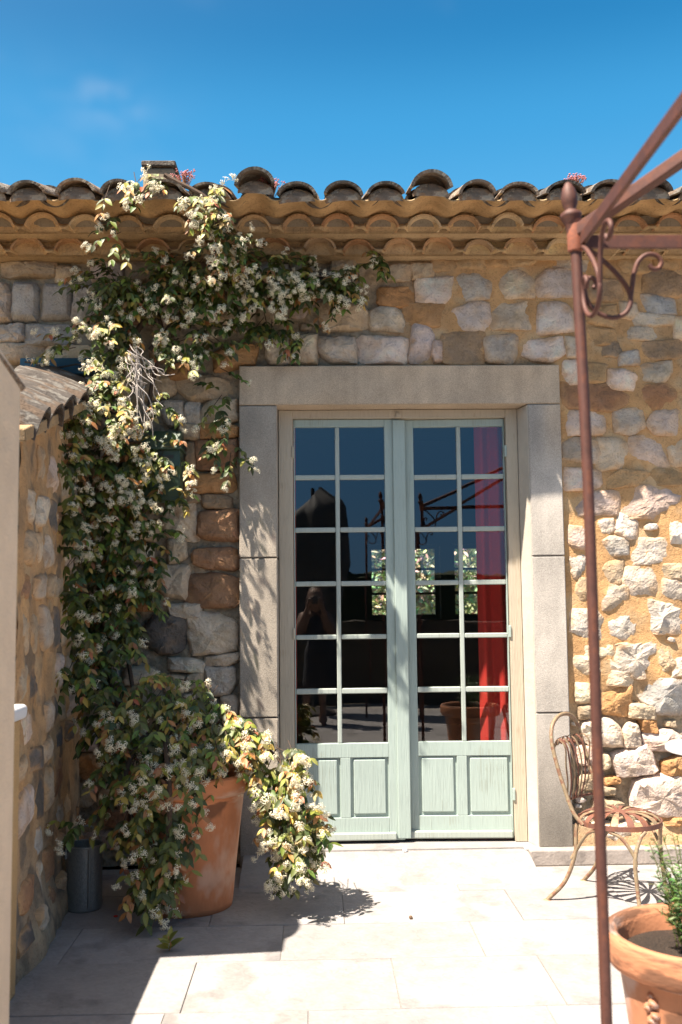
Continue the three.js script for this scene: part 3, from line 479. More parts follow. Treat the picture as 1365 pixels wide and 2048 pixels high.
    if (row === 0) { const p = mesh('tile_plug', plug[(i + 80) % 3], M.tile[2], roof); p.position.set(x, y - 0.006, z - 0.04); p.rotation.z = rr(-0.1, 0.1); p.scale.y = 0.72; }
  }
  mesh('roof_bed', (() => { const g = box(-4.4, -0.06, -3.1, 4.6, 0, 0.0, 0); g.rotateX(SL); g.translate(0, 3.715, 0.30); return g; })(), M.core, roof);
  mesh('back_slope', (() => { const g = box(-4.4, -0.06, -3.4, 4.6, 0, 0.0, 0); g.rotateX(-SL); g.translate(0, 4.56, -2.58); return g; })(), M.tile[1], roof);
  mesh('gable', (() => { const s = new THREE.Shape([[0.3, 3.45], [-2.6, 4.4], [-5.9, 3.45]].map((p) => new THREE.Vector2(p[0], p[1]))), a = new THREE.ExtrudeGeometry(s, { depth: 0.3, bevelEnabled: false }); a.rotateY(-Math.PI / 2); const b = a.clone(); a.translate(-4.1, 0, 0); b.translate(4.6, 0, 0); return join([boxUV(a.toNonIndexed()), boxUV(b.toNonIndexed())]); })(), M.core, roof);
  // squat chimney with a dark capping slab
  const cz = -0.62, c0 = at(283, 330, cz), c1 = at(352, 330, cz), ct = at(316, 319, cz).y, ch = mesh('chimney', boxUV(weather(new RoundedBoxGeometry(c1.x - c0.x - 0.02, 0.62, 0.26, 6, 0.02).toNonIndexed(), 0.004, 14)), M.core, house); ch.position.set((c0.x + c1.x) / 2, ct - 0.36, cz - 0.14);
  const cap = mesh('chimney_cap', box(-(c1.x - c0.x) / 2, 0, -0.15, (c1.x - c0.x) / 2, 0.04, 0.15, 0.01), M.tile[3], ch); cap.position.set(0, 0.312, 0);
}

// ---------------------------------------------------------------- garden wall on the left: rubble smeared with yellow mortar, tiled coping that steps down towards us
const GW = { len: 1.8, x: -1.36, slope: 0.087, h0: 2.79, fall: 0.272 };
{
  const g = thing('garden_wall', 'rubble garden wall at the left, smeared with yellow mortar under a sloping tiled coping', 'wall', [GW.x + GW.slope * GW.len, 0, GW.len], Math.PI / 2 + Math.atan(GW.slope));
  const L = GW.len * Math.hypot(1, GW.slope), H = (s) => GW.h0 - 0.05 - GW.fall * (L - s); // s runs from the near end to the house
  const zf = (x, y) => 0.022 * fbm(x * 4, y * 4, 21, 3) + 0.014 * fbm(x * 13, y * 13, 2, 4) + 0.06 * sstep(y + 0.2 * fbm(x * 3, 1, 1, 2), 0.34, 0.0) * sstep(x, 0.0, 0.4);
  const sh = mortarSheet(0, L, 0, 2.8, 0.016, zf, (x, y) => { const d = sstep(fbm(x * 5, y * 5, 40, 4), 0.04, 0.26) * 0.75; return mortarColor(x, y, 0.85 - 0.5 * sstep(y, 0.7, 0.2)).map((v, i) => lerp(v, [0.15, 0.125, 0.10][i], d)); });
  { const p = sh.attributes.position; for (let i = 0; i < p.count; i++) p.setY(i, Math.min(p.getY(i), H(p.getX(i)) + 0.01)); sh.computeVertexNormals(); }
  mesh('mortar', sh, M.mortar, g);
  { const s = new THREE.Shape([[0, 0], [L, 0], [L, H(L)], [0, H(0)]].map((p) => new THREE.Vector2(p[0], p[1]))); const e = new THREE.ExtrudeGeometry(s, { depth: 0.34, bevelEnabled: false }); e.translate(0, 0, -0.39); mesh('wall_core', boxUV(e.toNonIndexed()), M.core, g); }
  const tones = ['grey', 'tan', 'cream', 'tan', 'lilac', 'redbrown', 'grey', 'dark'];
  for (let y = 0.08; y < 2.7;) { const h = rr(0.13, 0.24); for (let x = 0.02 + rr(0, 0.1); x < L - 0.05;) { const w = Math.min(rr(0.16, 0.36), L - x - 0.01); if (w > 0.09 && y + h < H(x) - 0.05 && rnd() < 0.86) { const m = mesh('stone', stoneGeo(w - 0.03, h - 0.025, { tone: tones[Math.floor(rnd() * 8)], rough: 0.012, depth: rr(0.012, 0.036), smear: 0.68, stain: 0.7, segs: 24, jit: 0.16 }), M.stone, g); m.position.set(x + w / 2, y + h / 2, -0.006 + zf(x + w / 2, y + h / 2) * 0.8); } x += w; } y += h; }
  // coping: heavy round tiles laid across the wall, overlapping downhill
  const tileG = (k) => { const n = 16, m = 8, pos = [], uv = [], idx = []; const R = 0.175, len = 0.36; for (const th of [0, 0.018]) for (let j = 0; j <= m; j++) for (let i = 0; i <= n; i++) { const a = 0.22 + (Math.PI - 0.44) * i / n, t = j / m, droop = th ? 0 : 0; const r = (R - th) * (1 - 0.10 * (1 - t)) * (1 + 0.03 * fbm(i * 0.5 + k * 7, j * 0.6, k, 2)); pos.push(Math.cos(a) * r, Math.sin(a) * r * 0.85 - 0.03 - 0.05 * t * t + droop, -0.29 + len * t); uv.push(a * R + k, len * t * 0.6 + k * 0.3); } const S = (n + 1) * (m + 1), id = (s, j, i) => s * S + j * (n + 1) + i; for (let j = 0; j < m; j++) for (let i = 0; i < n; i++) { idx.push(id(0, j, i), id(0, j + 1, i), id(0, j, i + 1), id(0, j, i + 1), id(0, j + 1, i), id(0, j + 1, i + 1)); idx.push(id(1, j, i), id(1, j, i + 1), id(1, j + 1, i), id(1, j, i + 1), id(1, j + 1, i + 1), id(1, j + 1, i)); } for (let i = 0; i < n; i++) idx.push(id(0, m, i), id(1, m, i), id(0, m, i + 1), id(0, m, i + 1), id(1, m, i), id(1, m, i + 1)); const q = new THREE.BufferGeometry(); q.setAttribute('position', new THREE.Float32BufferAttribute(pos, 3)); q.setAttribute('uv', new THREE.Float32BufferAttribute(uv, 2)); q.setIndex(idx); return toCreasedNormals(q, 0.7); };
  const tg = [0, 1, 2].map(tileG), copingMat = std({ color: rgb(0.38, 0.37, 0.37), map: T.tile, bumpMap: T.tileBump, bumpScale: 0.01 });
  for (let i = 0; i < 7; i++) { const s = L - 0.14 - i * 0.285; const m = mesh('coping_tile', tg[i % 3], copingMat, g); m.position.set(s, H(s) + 0.02 + rr(-0.006, 0.006), 0.02 + rr(-0.02, 0.02)); m.rotation.set(0.27 + rr(-0.04, 0.04), rr(-0.1, 0.1), Math.atan(GW.fall) * 1.0 + rr(-0.05, 0.05)); }
  mesh('coping_mortar', (() => { const q = bar(V(-0.33, H(-0.33) - 0.015, -0.275), V(L, H(L) - 0.015, -0.275), 0.73, 0.05); return boxUV(q.index ? q.toNonIndexed() : q); })(), std({ color: rgb(0.50, 0.33, 0.17), map: T.stoneCol, bumpMap: T.mortarBump, bumpScale: 0.012 }), g);
}
{ // behind the coping: a strip of blue paint on the house wall and a slack cable
  const a = at(40, 716, 0.02), b = at(186, 747, 0.02);
  mesh('painted_strip', box(a.x, b.y, -0.06, b.x, a.y, 0.018, 0.004), M.blue, house);
  const c = mesh('cable', tube([at(50, 724, 0.06), at(85, 728, 0.07), at(110, 735, 0.07), at(135, 732, 0.08), at(158, 729, 0.08), at(176, 737, 0.07), at(186, 750, 0.03)], 0.006, 40), M.wire, scene);
  tag(c, 'thin dark cable running along the top of the tiled coping below the blue painted strip', 'cable');
}
{ // lower wall that carries on towards us, its pale cap just in the sun
  const g = thing('low_wall', 'low wall with a sunlit white cap, beside the plastered pier', 'wall');
  mesh('wall_body', box(-1.45, 0, 1.82, -1.175, 1.055, 5.2, 0.01), M.ochre, g);
  mesh('wall_cap', boxUV(weather(new RoundedBoxGeometry(0.36, 0.06, 3.4, 4, 0.02).toNonIndexed(), 0.003, 9)).translate(-1.33, 1.085, 3.5), M.white, g);
}
{ // plastered wall close to the camera
  const g = thing('plastered_pier', 'smooth peach plastered pier, blurred, filling the left edge of the picture', 'pier');
  const x = at(30, 1400, 3.3).x, y1 = at(44, 760, 3.3).y, s = new THREE.Shape([[3.3, -0.05], [3.86, -0.05], [3.86, y1 + 0.113], [3.3, y1]].map((p) => new THREE.Vector2(-p[0], p[1])));
  const e = new THREE.ExtrudeGeometry(s, { depth: 0.3, bevelEnabled: true, bevelSize: 0.008, bevelThickness: 0.008, bevelSegments: 2 }); e.rotateY(Math.PI / 2); e.translate(x - 0.308, 0, 0);
  mesh('pier_body', boxUV(weather(e.toNonIndexed(), 0.0, 3)), M.plaster, g);
  const n = 2;
  for (let i = 0; i < n; i++) { const z = 3.285 + i * 0.28, q = half0(0.16, 0.15, 0.36); const m = mesh('coping_tile', q, M.tile[2], g); m.position.set(x - 0.15, y1 - 0.012 + (z - 3.3) * 0.202, z); m.rotation.set(-0.2, 0, 0); m.scale.set(1.0, 0.22, 1); }
}
function half0(r0, r1, len) { const g = new THREE.CylinderGeometry(r1, r0, len, 16, 1, true, -Math.PI / 2, Math.PI); g.rotateX(Math.PI / 2); g.translate(0, 0, len / 2); return g; }

// ---------------------------------------------------------------- terrace of pale slabs
{
  const ground = mesh('ground', (() => { const g = new THREE.PlaneGeometry(300, 300); g.rotateX(-Math.PI / 2); g.translate(0, -0.06, -20); const u = g.attributes.uv; for (let i = 0; i < u.count; i++) u.setXY(i, u.getX(i) * 150, u.getY(i) * 150); return g; })(), M.earth); tag(ground, null, null, null, 'structure');
  const t = holder('terrace', scene); tag(t, 'pale limestone terrace in front of the door', null, null, 'structure');
  mesh('joint_bed', box(-2.0, -0.1, 0.0, 6.0, -0.005, 8.3, 0), std({ color: rgb(0.42, 0.39, 0.36), map: T.mortarCol }), t);
  let z = 0.12;
  const rows = [0.42, 0.5, 0.46, 0.52, 0.36, 0.48, 0.42, 0.5, 0.44, 0.5, 0.46, 0.5, 0.44, 0.5, 0.5, 0.5];
  rows.forEach((d, r) => {
    let x = -1.95 + rr(0, 0.3) * (r % 2 ? 1 : 0.3);
    if (z > 8) return;
    while (x < (z > 4 ? 5.8 : 3.4)) {
      const w = rr(0.5, 0.95), gx = 0.0011, g = new RoundedBoxGeometry(w - gx * 2, 0.05, d - gx * 2, 2, 0.0028);
      const q = g.index ? g.toNonIndexed() : g; const dy = rr(-0.0015, 0.0015), off = rnd() * 3;
      boxUV(q); const u = q.attributes.uv; for (let i = 0; i < u.count; i++) u.setXY(i, u.getX(i) + off, u.getY(i) + off * 1.7);
      const m = mesh('paving_slab', q, M.slab[Math.floor(rnd() * 4)], t); m.position.set(x + w / 2, -0.025 + dy, z + d / 2); m.rotation.set(rr(-0.001, 0.001), 0, rr(-0.001, 0.001));
      x += w;
    }
    z += d;
  });
  // worn ramp of mortar up to the door, and the plinth to its right
  const ramp = (() => { const s = new THREE.Shape([[0.0, FLOORD - 0.012], [-0.10, FLOORD - 0.018], [-0.42, 0.006], [-0.45, -0.01], [0, -0.01]].map((p) => new THREE.Vector2(p[0], p[1]))), e = new THREE.ExtrudeGeometry(s, { depth: 1.62, bevelEnabled: false }); e.rotateY(Math.PI / 2); e.translate(-0.42, 0, 0.0); return boxUV(e.toNonIndexed()); })();
  mesh('door_ramp', ramp, M.slab[0], t);
  mesh('plinth', boxUV(weather(new RoundedBoxGeometry(2.6, 0.094, 0.11, 6, 0.012).toNonIndexed(), 0.002, 8)).translate(1.205 + 1.3, 0.04, 0.04), std({ color: rgb(0.40, 0.35, 0.32), map: T.slab, bumpMap: T.slabBump, bumpScale: 0.006 }), t);
  mesh('skirting_render', (() => { const g = mortarSheet(0, 2.2, 0, 0.13, 0.014, (x, y) => 0.018 * (1 - y / 0.13) + 0.012 * fbm(x * 7, y * 12, 3, 3), (x, y) => mortarColor(x, y, 0.6).map((v) => v * 1.1)); g.translate(SUR.x1, 0.08, 0.012); return g; })(), M.mortar, t);
}

// ---------------------------------------------------------------- iron pergola on the right
{
  const P0 = V(at(1184, 1200, 3.46).x, 0, 3.46), beamY = at(1250, 484, 3.46).y, topY = at(1155, 364, 3.46).y, W = 3.1;
  const g = thing('iron_pergola', 'rusty iron pergola with scrolled brackets, in front of the door at the right', 'pergola');
  const posts = [V(P0.x, 0, P0.z), V(P0.x + W, 0, P0.z), V(P0.x, 0, P0.z + W), V(P0.x + W, 0, P0.z + W)], c = V(P0.x + W / 2, beamY + 0.82, P0.z + W / 2);
  posts.forEach((p, k) => {
    const lean = k === 0 ? -0.012 : 0;
    const post = mesh('post', boxUV(tube([V(p.x + 0.004, 0, p.z), V(p.x + 0.002, 1, p.z), V(p.x, 1.8, p.z), V(p.x + lean, beamY + 0.02, p.z)], 0.0138, 30, 12).toNonIndexed()), M.rust, g);
    const y0 = beamY - 0.0, x = p.x + lean;
    const f = mesh('finial', lathe([[0.001, 0.158], [0.008, 0.154], [0.0165, 0.138], [0.0205, 0.118], [0.019, 0.10], [0.013, 0.086], [0.017, 0.082], [0.026, 0.076], [0.0265, 0.066], [0.018, 0.05], [0.015, 0.03], [0.0145, 0]], 20), M.rust, g); f.position.set(x - 0.004, topY - 0.158, p.z); f.rotation.z = k === 0 ? 0.07 : 0;
    const col = mesh('collar', lathe([[0.0145, -0.045], [0.0195, -0.04], [0.0205, 0.0], [0.0195, 0.036], [0.0145, 0.042]], 18), M.rustOrange, g); col.position.set(x, y0 + 0.018, p.z);
    void post;
    mesh('rafter', boxUV(bar(V(x, y0 + 0.022, p.z), c, 0.030, 0.030)), M.rust, g);
  });
  for (const [a, b] of [[0, 1], [0, 2], [1, 3], [2, 3]]) mesh('beam', boxUV(bar(V(posts[a].x, beamY, posts[a].z), V(posts[b].x, beamY, posts[b].z), 0.012, 0.033)), M.rust, g);
  const big = [[0.008, -0.012], [0.03, -0.022], [0.06, -0.046], [0.095, -0.082], [0.12, -0.118], [0.128, -0.15], [0.115, -0.18], [0.085, -0.193], [0.05, -0.184], [0.022, -0.156], [0.013, -0.12], [0.02, -0.096], [0.034, -0.092], [0.043, -0.106], [0.036, -0.118]];
  const small = [[0.128, -0.14], [0.133, -0.11], [0.139, -0.078], [0.152, -0.048], [0.175, -0.032], [0.198, -0.036], [0.208, -0.052], [0.200, -0.068], [0.184, -0.068], [0.178, -0.058]];
  posts.forEach((p, k) => {
    const sx = k % 2 ? -1 : 1, sz = k > 1 ? -1 : 1;
    for (const dir of [V(sx, 0, 0), V(0, 0, sz)]) for (const s of [big, small]) mesh('scroll', boxUV(tube(s.map(([a, b]) => V(p.x, beamY, p.z).addScaledVector(dir, a * (dir.x ? 1 : 1.25) + (k ? 0 : -0.006)).add(V(0, b * (dir.x ? 1 : 1.1), 0))), 0.0062, 70, 8).toNonIndexed()), M.rust, g);
  });
}

// ---------------------------------------------------------------- pots, bucket, letter box
const POT = V(-0.655, 0, 0.70);
{
  const g = thing('terracotta_pot', 'large tapered terracotta pot, weathered orange, half hidden by white flowering jasmine', 'pot', [POT.x, 0, POT.z]);
  mesh('pot_body', weather(lathe([[0.0, 0.01], [0.205, 0.01], [0.222, 0.0], [0.226, 0.03], [0.242, 0.18], [0.262, 0.36], [0.28, 0.52], [0.284, 0.555], [0.298, 0.56], [0.306, 0.575], [0.308, 0.64], [0.30, 0.655], [0.278, 0.655], [0.262, 0.62], [0.25, 0.5]], 72), 0.003, 7), M.terra, g);
  mesh('soil', weather(lathe([[0.0, 0.60], [0.14, 0.605], [0.266, 0.59]], 40), 0.012, 18), M.soil, g);
}
{
  const p = onFloor(163, 1822), g = thing('zinc_bucket', 'tall narrow grey zinc bucket with a strip handle in the shade by the garden wall', 'bucket', [p.x, 0, p.z - 0.05], 0.5);
  mesh('bucket_body', lathe([[0.0, 0.006], [0.084, 0.006], [0.086, 0.0], [0.0885, 0.006], [0.0895, 0.02], [0.0895, 0.30], [0.093, 0.304], [0.0935, 0.311], [0.090, 0.314], [0.0865, 0.31], [0.086, 0.02], [0, 0.018]], 48), M.zinc, g);
  mesh('handle', (() => { const pts = []; for (let i = 0; i <= 20; i++) { const a = i / 20 * Math.PI; pts.push(V(Math.cos(a) * 0.092, 0.27 + Math.sin(a) * 0.13, 0)); } return join([tube(pts, 0.0055, 40, 8), tube([V(0.0, 0.02, 0.092), V(0, 0.2, 0.094), V(0, 0.30, 0.094)], 0.008, 12, 8), box(-0.1, 0.25, -0.012, -0.088, 0.29, 0.012, 0.003), box(0.088, 0.25, -0.012, 0.1, 0.29, 0.012, 0.003)]); })(), M.zinc, g);
}
{
  const a = at(283, 935, 0.1), b = at(368, 1003, 0.1), top = at(330, 900, 0.17).y, x0 = a.x, x1 = b.x, y0 = b.y, g = thing('letter_box', 'dark green metal letter box with a sloping lid, under the jasmine left of the door', 'letter box', [(x0 + x1) / 2, y0, 0.02]);
  const w = (x1 - x0) / 2, h = top - y0;
  mesh('box_body', join([box(-w * 0.9, 0, 0, w * 0.9, h, 0.15, 0.004), box(-w * 0.82, 0.03, 0.15, w * 0.82, h - 0.06, 0.153, 0.001)]), M.mail, g);
  mesh('lid', join([box(-w, h, -0.01, w, h + 0.012, 0.185, 0.004).rotateX(0), (() => { const s = new THREE.Shape([[0, 0], [0.175, 0], [0.11, 0.10], [0, 0.12]].map((p) => new THREE.Vector2(-p[0], p[1]))), e = new THREE.ExtrudeGeometry(s, { depth: w * 1.74, bevelEnabled: true, bevelSize: 0.004, bevelThickness: 0.004, bevelSegments: 2 }); e.rotateY(Math.PI / 2); e.translate(-w * 0.87, h + 0.012, 0); return e; })()]), M.mail, g);
  mesh('letter_slot', box(-w * 0.6, h - 0.048, 0.1495, w * 0.6, h - 0.03, 0.158, 0.002), M.wire, g);
}
const PL = V(at(1404, 1860, 2.94).x, 0, 2.94);
{
  const g = thing('terracotta_planter', 'big blurred terracotta planter with a thick rim and moulded garland, at the lower right', 'planter', [PL.x, 0, PL.z]);
  mesh('planter_body', lathe([[0, 0.01], [0.17, 0.01], [0.175, 0.0], [0.18, 0.02], [0.20, 0.2], [0.222, 0.38], [0.232, 0.455], [0.24, 0.465], [0.262, 0.47], [0.272, 0.49], [0.275, 0.535], [0.270, 0.555], [0.258, 0.562], [0.243, 0.558], [0.228, 0.53], [0.222, 0.44]], 72), M.terraPale, g);
  mesh('soil', weather(lathe([[0, 0.50], [0.12, 0.505], [0.235, 0.49]], 36), 0.012, 20), M.soil, g);
  const b = []; for (const a0 of [-2.55, -1.0, 0.55, 2.1]) for (let i = 0; i < 22; i++) { const t = i / 22, y = 0.43 - t * 0.36, r = 0.182 + (y / 0.45) * 0.048, a = a0 + 0.05 * Math.sin(i * 2.4); const s = new THREE.SphereGeometry(0.013 + 0.006 * Math.abs(Math.sin(i * 1.9)), 10, 8); s.scale(1, 0.85, 0.8); s.translate(Math.sin(a) * r, y, Math.cos(a) * r); b.push(s); }
  mesh('garland', join(b), M.terraPale, g);
}

// ---------------------------------------------------------------- old iron garden chair with a sunburst seat
{
  const C = V(1.52, 0, 0.76), R = 0.205, SH = 0.405;
  // local axes: +x is the way the chair faces, z across it
  const g = thing('garden_chair', 'rusty iron garden chair with sunburst seat and hooped back, right of the door', 'chair', [C.x, 0, C.z], -0.69);
  const strip = (pts, w, th = 0.0022) => { // a flat springy strip along a curve; its width lies across (in the local y-up frame)
    const cv = new THREE.CatmullRomCurve3(pts.map((p) => V(...p[0]))), N = 18, pos = [], idx = [];
    for (let i = 0; i <= N; i++) { const t = i / N, p = cv.getPoint(t), d = cv.getTangent(t), k = t * (pts.length - 1), j = Math.min(pts.length - 2, Math.floor(k)), side = V(...pts[j][1]).lerp(V(...pts[j + 1][1]), k - j).normalize(), ww = lerp(pts[j][2] ?? w, pts[j + 1][2] ?? w, k - j) / 2, up = V().crossVectors(side, d).normalize(); for (const [a, b] of [[-1, 1], [1, 1], [1, -1], [-1, -1]]) pos.push(...p.clone().addScaledVector(side, a * ww).addScaledVector(up, b * th / 2).toArray()); }
    for (let i = 0; i < N; i++) for (let q = 0; q < 4; q++) { const a = i * 4 + q, b = i * 4 + (q + 1) % 4; idx.push(a, b, a + 4, b, b + 4, a + 4); }
    const q = new THREE.BufferGeometry(); q.setAttribute('position', new THREE.Float32BufferAttribute(pos, 3)); q.setIndex(idx); return boxUV(toCreasedNormals(q, 0.6));
  };
  for (let k = 0; k < 16; k++) { const a = k / 16 * 6.28318 + 0.1, ca = Math.cos(a), sa = Math.sin(a), sd = [-sa, 0, ca]; mesh('seat_strip', strip([[[ca * 0.022, SH + 0.030, sa * 0.022], sd, 0.011], [[ca * 0.08, SH + 0.036, sa * 0.08], sd, 0.017], [[ca * 0.145, SH + 0.030, sa * 0.145], sd, 0.029], [[ca * 0.185, SH + 0.012, sa * 0.185], sd, 0.036], [[ca * R, SH - 0.014, sa * R], sd, 0.032]], 0.02), k % 3 ? M.chairRust : M.chair, g); }
  mesh('seat_boss', lathe([[0, 0.036], [0.03, 0.035], [0.036, 0.031], [0.036, 0.026], [0, 0.026]], 20).translate(0, SH, 0), M.chairRust, g);
  mesh('seat_rim', boxUV((() => { const pts = []; for (let i = 0; i < 40; i++) { const a = i / 40 * 6.28318; pts.push([[Math.cos(a) * R, SH - 0.012, Math.sin(a) * R], [0, 1, 0], 0.024]); } pts.push(pts[0]); const N = 64, pos = [], idx = []; for (let i = 0; i <= N; i++) { const a = i / N * 6.28318; for (const [r, y] of [[R + 0.004, -0.002], [R + 0.004, -0.026], [R - 0.001, -0.026], [R - 0.001, -0.002]]) pos.push(Math.cos(a) * r, SH + y, Math.sin(a) * r); } for (let i = 0; i < N; i++) for (let q = 0; q < 4; q++) { const a = i * 4 + q, b = i * 4 + (q + 1) % 4; idx.push(a, a + 4, b, b, a + 4, b + 4); } const q = new THREE.BufferGeometry(); q.setAttribute('position', new THREE.Float32BufferAttribute(pos, 3)); q.setIndex(idx); return toCreasedNormals(q, 0.6); })()), M.chairRust, g);
  // hooped back, the strips fan down from a cross bar to the seat
  const bz = 0.178, hoop = [];
  hoop.push(V(-0.115, SH - 0.02, R * 0.86)); hoop.push(V(-0.16, SH + 0.03, bz));
  for (const [h, z, x] of [[0.14, bz, -0.205], [0.28, bz, -0.25], [0.385, bz * 0.96, -0.275], [0.45, bz * 0.78, -0.285], [0.487, bz * 0.42, -0.288], [0.497, 0, -0.289]]) hoop.push(V(x, SH + h, z));
  const mir = hoop.slice(0, -1).reverse().map((p) => V(p.x, p.y, -p.z));
  mesh('back_hoop', boxUV(tube([...hoop, ...mir], 0.0105, 90, 8).toNonIndexed()), M.chair, g);
  mesh('back_bar', boxUV(tube([V(-0.262, SH + 0.325, bz), V(-0.30, SH + 0.345, 0.09), V(-0.312, SH + 0.35, 0), V(-0.30, SH + 0.345, -0.09), V(-0.262, SH + 0.325, -bz)], 0.0075, 40, 8).toNonIndexed()), M.chairRust, g);
  mesh('back_bar', boxUV(tube([V(-0.185, SH + 0.075, bz), V(-0.235, SH + 0.07, 0.08), V(-0.245, SH + 0.07, 0), V(-0.235, SH + 0.07, -0.08), V(-0.185, SH + 0.075, -bz)], 0.0065, 40, 8).toNonIndexed()), M.chairRust, g);
  for (let k = 0; k < 7; k++) { const t = (k - 3) / 3, z0 = t * 0.145, z1 = t * 0.10, sd = [0, 0, 1]; mesh('back_strip', strip([[[-0.305 + 0.03 * t * t, SH + 0.34, z0], sd], [[-0.285 + 0.03 * t * t, SH + 0.385, z0], sd], [[-0.245 + 0.03 * t * t, SH + 0.355, z0], sd], [[-0.215, SH + 0.26, z0 * 0.95], sd], [[-0.215, SH + 0.16, z0 * 0.85], sd], [[-0.235, SH + 0.07, z1], sd]], 0.016), k % 2 ? M.chairRust : M.chair, g); }
  // splayed legs that fork at the top into the braces under the seat
  const leg = (foot, knee, topA, topB, n) => { const L1 = tube([foot, V().lerpVectors(foot, knee, 0.4).add(V((knee.x - foot.x) * 0.22, 0, (knee.z - foot.z) * 0.22)), knee, V().lerpVectors(knee, topA, 0.55).add(V(0, 0.03, 0)), topA], 0.0105, 34, 8), L2 = tube([V().lerpVectors(foot, knee, 0.86), knee, V().lerpVectors(knee, topB, 0.55).add(V(0, 0.03, 0)), topB], 0.009, 26, 8), pad = lathe([[0, 0.006], [0.014, 0.005], [0.021, 0.002], [0.021, 0], [0, 0]], 16).translate(foot.x, 0, foot.z); void n; mesh('leg', boxUV(join([L1, L2, pad])), M.chair, g); };
  for (const s of [1, -1]) {
    leg(V(-0.30, 0.002, s * 0.215), V(-0.165, SH - 0.16, s * 0.165), V(-0.155, SH - 0.02, s * 0.155), V(-0.03, SH - 0.03, s * 0.195));
    leg(V(0.17, 0.002, s * 0.185), V(0.145, SH - 0.15, s * 0.165), V(0.175, SH - 0.03, s * 0.105), V(0.03, SH - 0.03, s * 0.198));
  }
}
{ // white table whose edge just enters the picture
  const e = at(1337, 1494, 0.75), R = 0.3, g = thing('garden_table', 'round white metal table, only its rim in view at the right edge', 'table', [e.x + R, 0, e.z]);
  mesh('tabletop', lathe([[0, e.y], [R - 0.006, e.y], [R, e.y - 0.005], [R, e.y - 0.022], [R - 0.006, e.y - 0.026], [R - 0.01, e.y - 0.006], [0, e.y - 0.006]], 64), M.white, g);
  mesh('pedestal', lathe([[0.016, e.y - 0.005], [0.016, 0.1], [0.03, 0.06], [0.17, 0.02], [0.18, 0], [0, 0]], 24), M.white, g);
}

// ---------------------------------------------------------------- curtains inside the glass
for (const [pa, pb, label] of [[955, 1030, 'red curtain hanging behind the right half of the glazed door'], [560, 592.5, 'narrow edge of red curtain behind the left side of the glazed door']]) {
  const a = at(pa, 1100, -0.34).x, b = at(pb, 1100, -0.34).x, nx = 60, ny = 40, g = new THREE.PlaneGeometry(b - a, 2.5, nx, ny), p = g.attributes.position;
  for (let i = 0; i < p.count; i++) { const x = p.getX(i), y = p.getY(i); p.setZ(i, 0.022 * Math.sin(x * 62 + 1.2 * fbm(x * 3, y * 0.7, 2, 2)) + 0.012 * fbm(x * 9, y * 1.5, 4, 3)); }
  g.computeVertexNormals();
  const m = mesh('curtain', g, M.red); m.position.set((a + b) / 2, 1.37, -0.36); tag(m, label, 'curtain');
}

// ---------------------------------------------------------------- what the panes mirror from behind the camera
{
  const p = thing('closed_parasol', 'dark closed canvas parasol on the terrace, mirrored as a black shape in the left panes', 'parasol', [0.02, 0, 7.25]);
  const cl = new THREE.CylinderGeometry(1, 1, 1, 64, 24, true), q = cl.attributes.position;
  for (let i = 0; i < q.count; i++) { const t = q.getY(i) + 0.5, a = Math.atan2(q.getZ(i), q.getX(i)), r = (t < 0.5 ? lerp(0.22, 0.42, t * 2) : t < 0.9 ? lerp(0.42, 0.36, (t - 0.5) / 0.4) : lerp(0.36, 0.1, (t - 0.9) / 0.1)) * (1 + 0.13 * Math.sin(a * 8 + t) + 0.1 * fbm(a * 1.5, t * 4, 2, 3)); q.setXYZ(i, Math.cos(a) * r, 0.9 + t * 2.0 + 0.12 * Math.cos(a) * t, Math.sin(a) * r * 0.8); }
  cl.computeVertexNormals();
  mesh('canopy', cl, M.wire, p); mesh('pole', new THREE.CylinderGeometry(0.025, 0.025, 3.0, 12).translate(0, 1.5, 0), M.wire, p); mesh('foot', lathe([[0, 0.1], [0.08, 0.1], [0.28, 0.05], [0.3, 0], [0, 0]], 24), M.dark, p);
}
{
  const g = thing('parapet_wall', 'dark rubble parapet behind the camera, mirrored low in the panes', 'wall');
  mesh('wall_body', weather(new THREE.BoxGeometry(14, 1.18, 0.4, 140, 12, 2).translate(1, 0.59, 8.5), 0.03, 4), std({ color: rgb(0.10, 0.08, 0.06), map: T.mortarCol }), g);
}

{ // dark hedge past the parapet: the low skyline in the panes
  const g = thing('garden_hedge', 'dark hedge past the parapet, mirrored as the low skyline in the panes', 'hedge');
  mesh('foliage', weather(new THREE.BoxGeometry(40, 2.0, 1.6, 300, 16, 8).translate(2, 0.95, 13), 0.16, 2.2), std({ color: rgb(0.03, 0.04, 0.018) }), g);
}

{ // sunny slope beyond the garden, glimpsed through the far windows
  const g = new THREE.PlaneGeometry(160, 70, 80, 40); g.rotateX(-Math.PI / 2); const p = g.attributes.position;
  for (let i = 0; i < p.count; i++) { const z = p.getZ(i) - 60; p.setZ(i, z); p.setY(i, -0.3 + 9 * sstep(-z, 18, 80) + 0.8 * fbm(p.getX(i) * 0.1, z * 0.1, 3, 3)); const u = g.attributes.uv; u.setXY(i, p.getX(i) * 0.2, z * 0.2); }
  g.computeVertexNormals();
  tag(mesh('hill', g, std({ color: rgb(0.36, 0.40, 0.20), map: T.mortarCol })), null, null, null, 'structure');
}

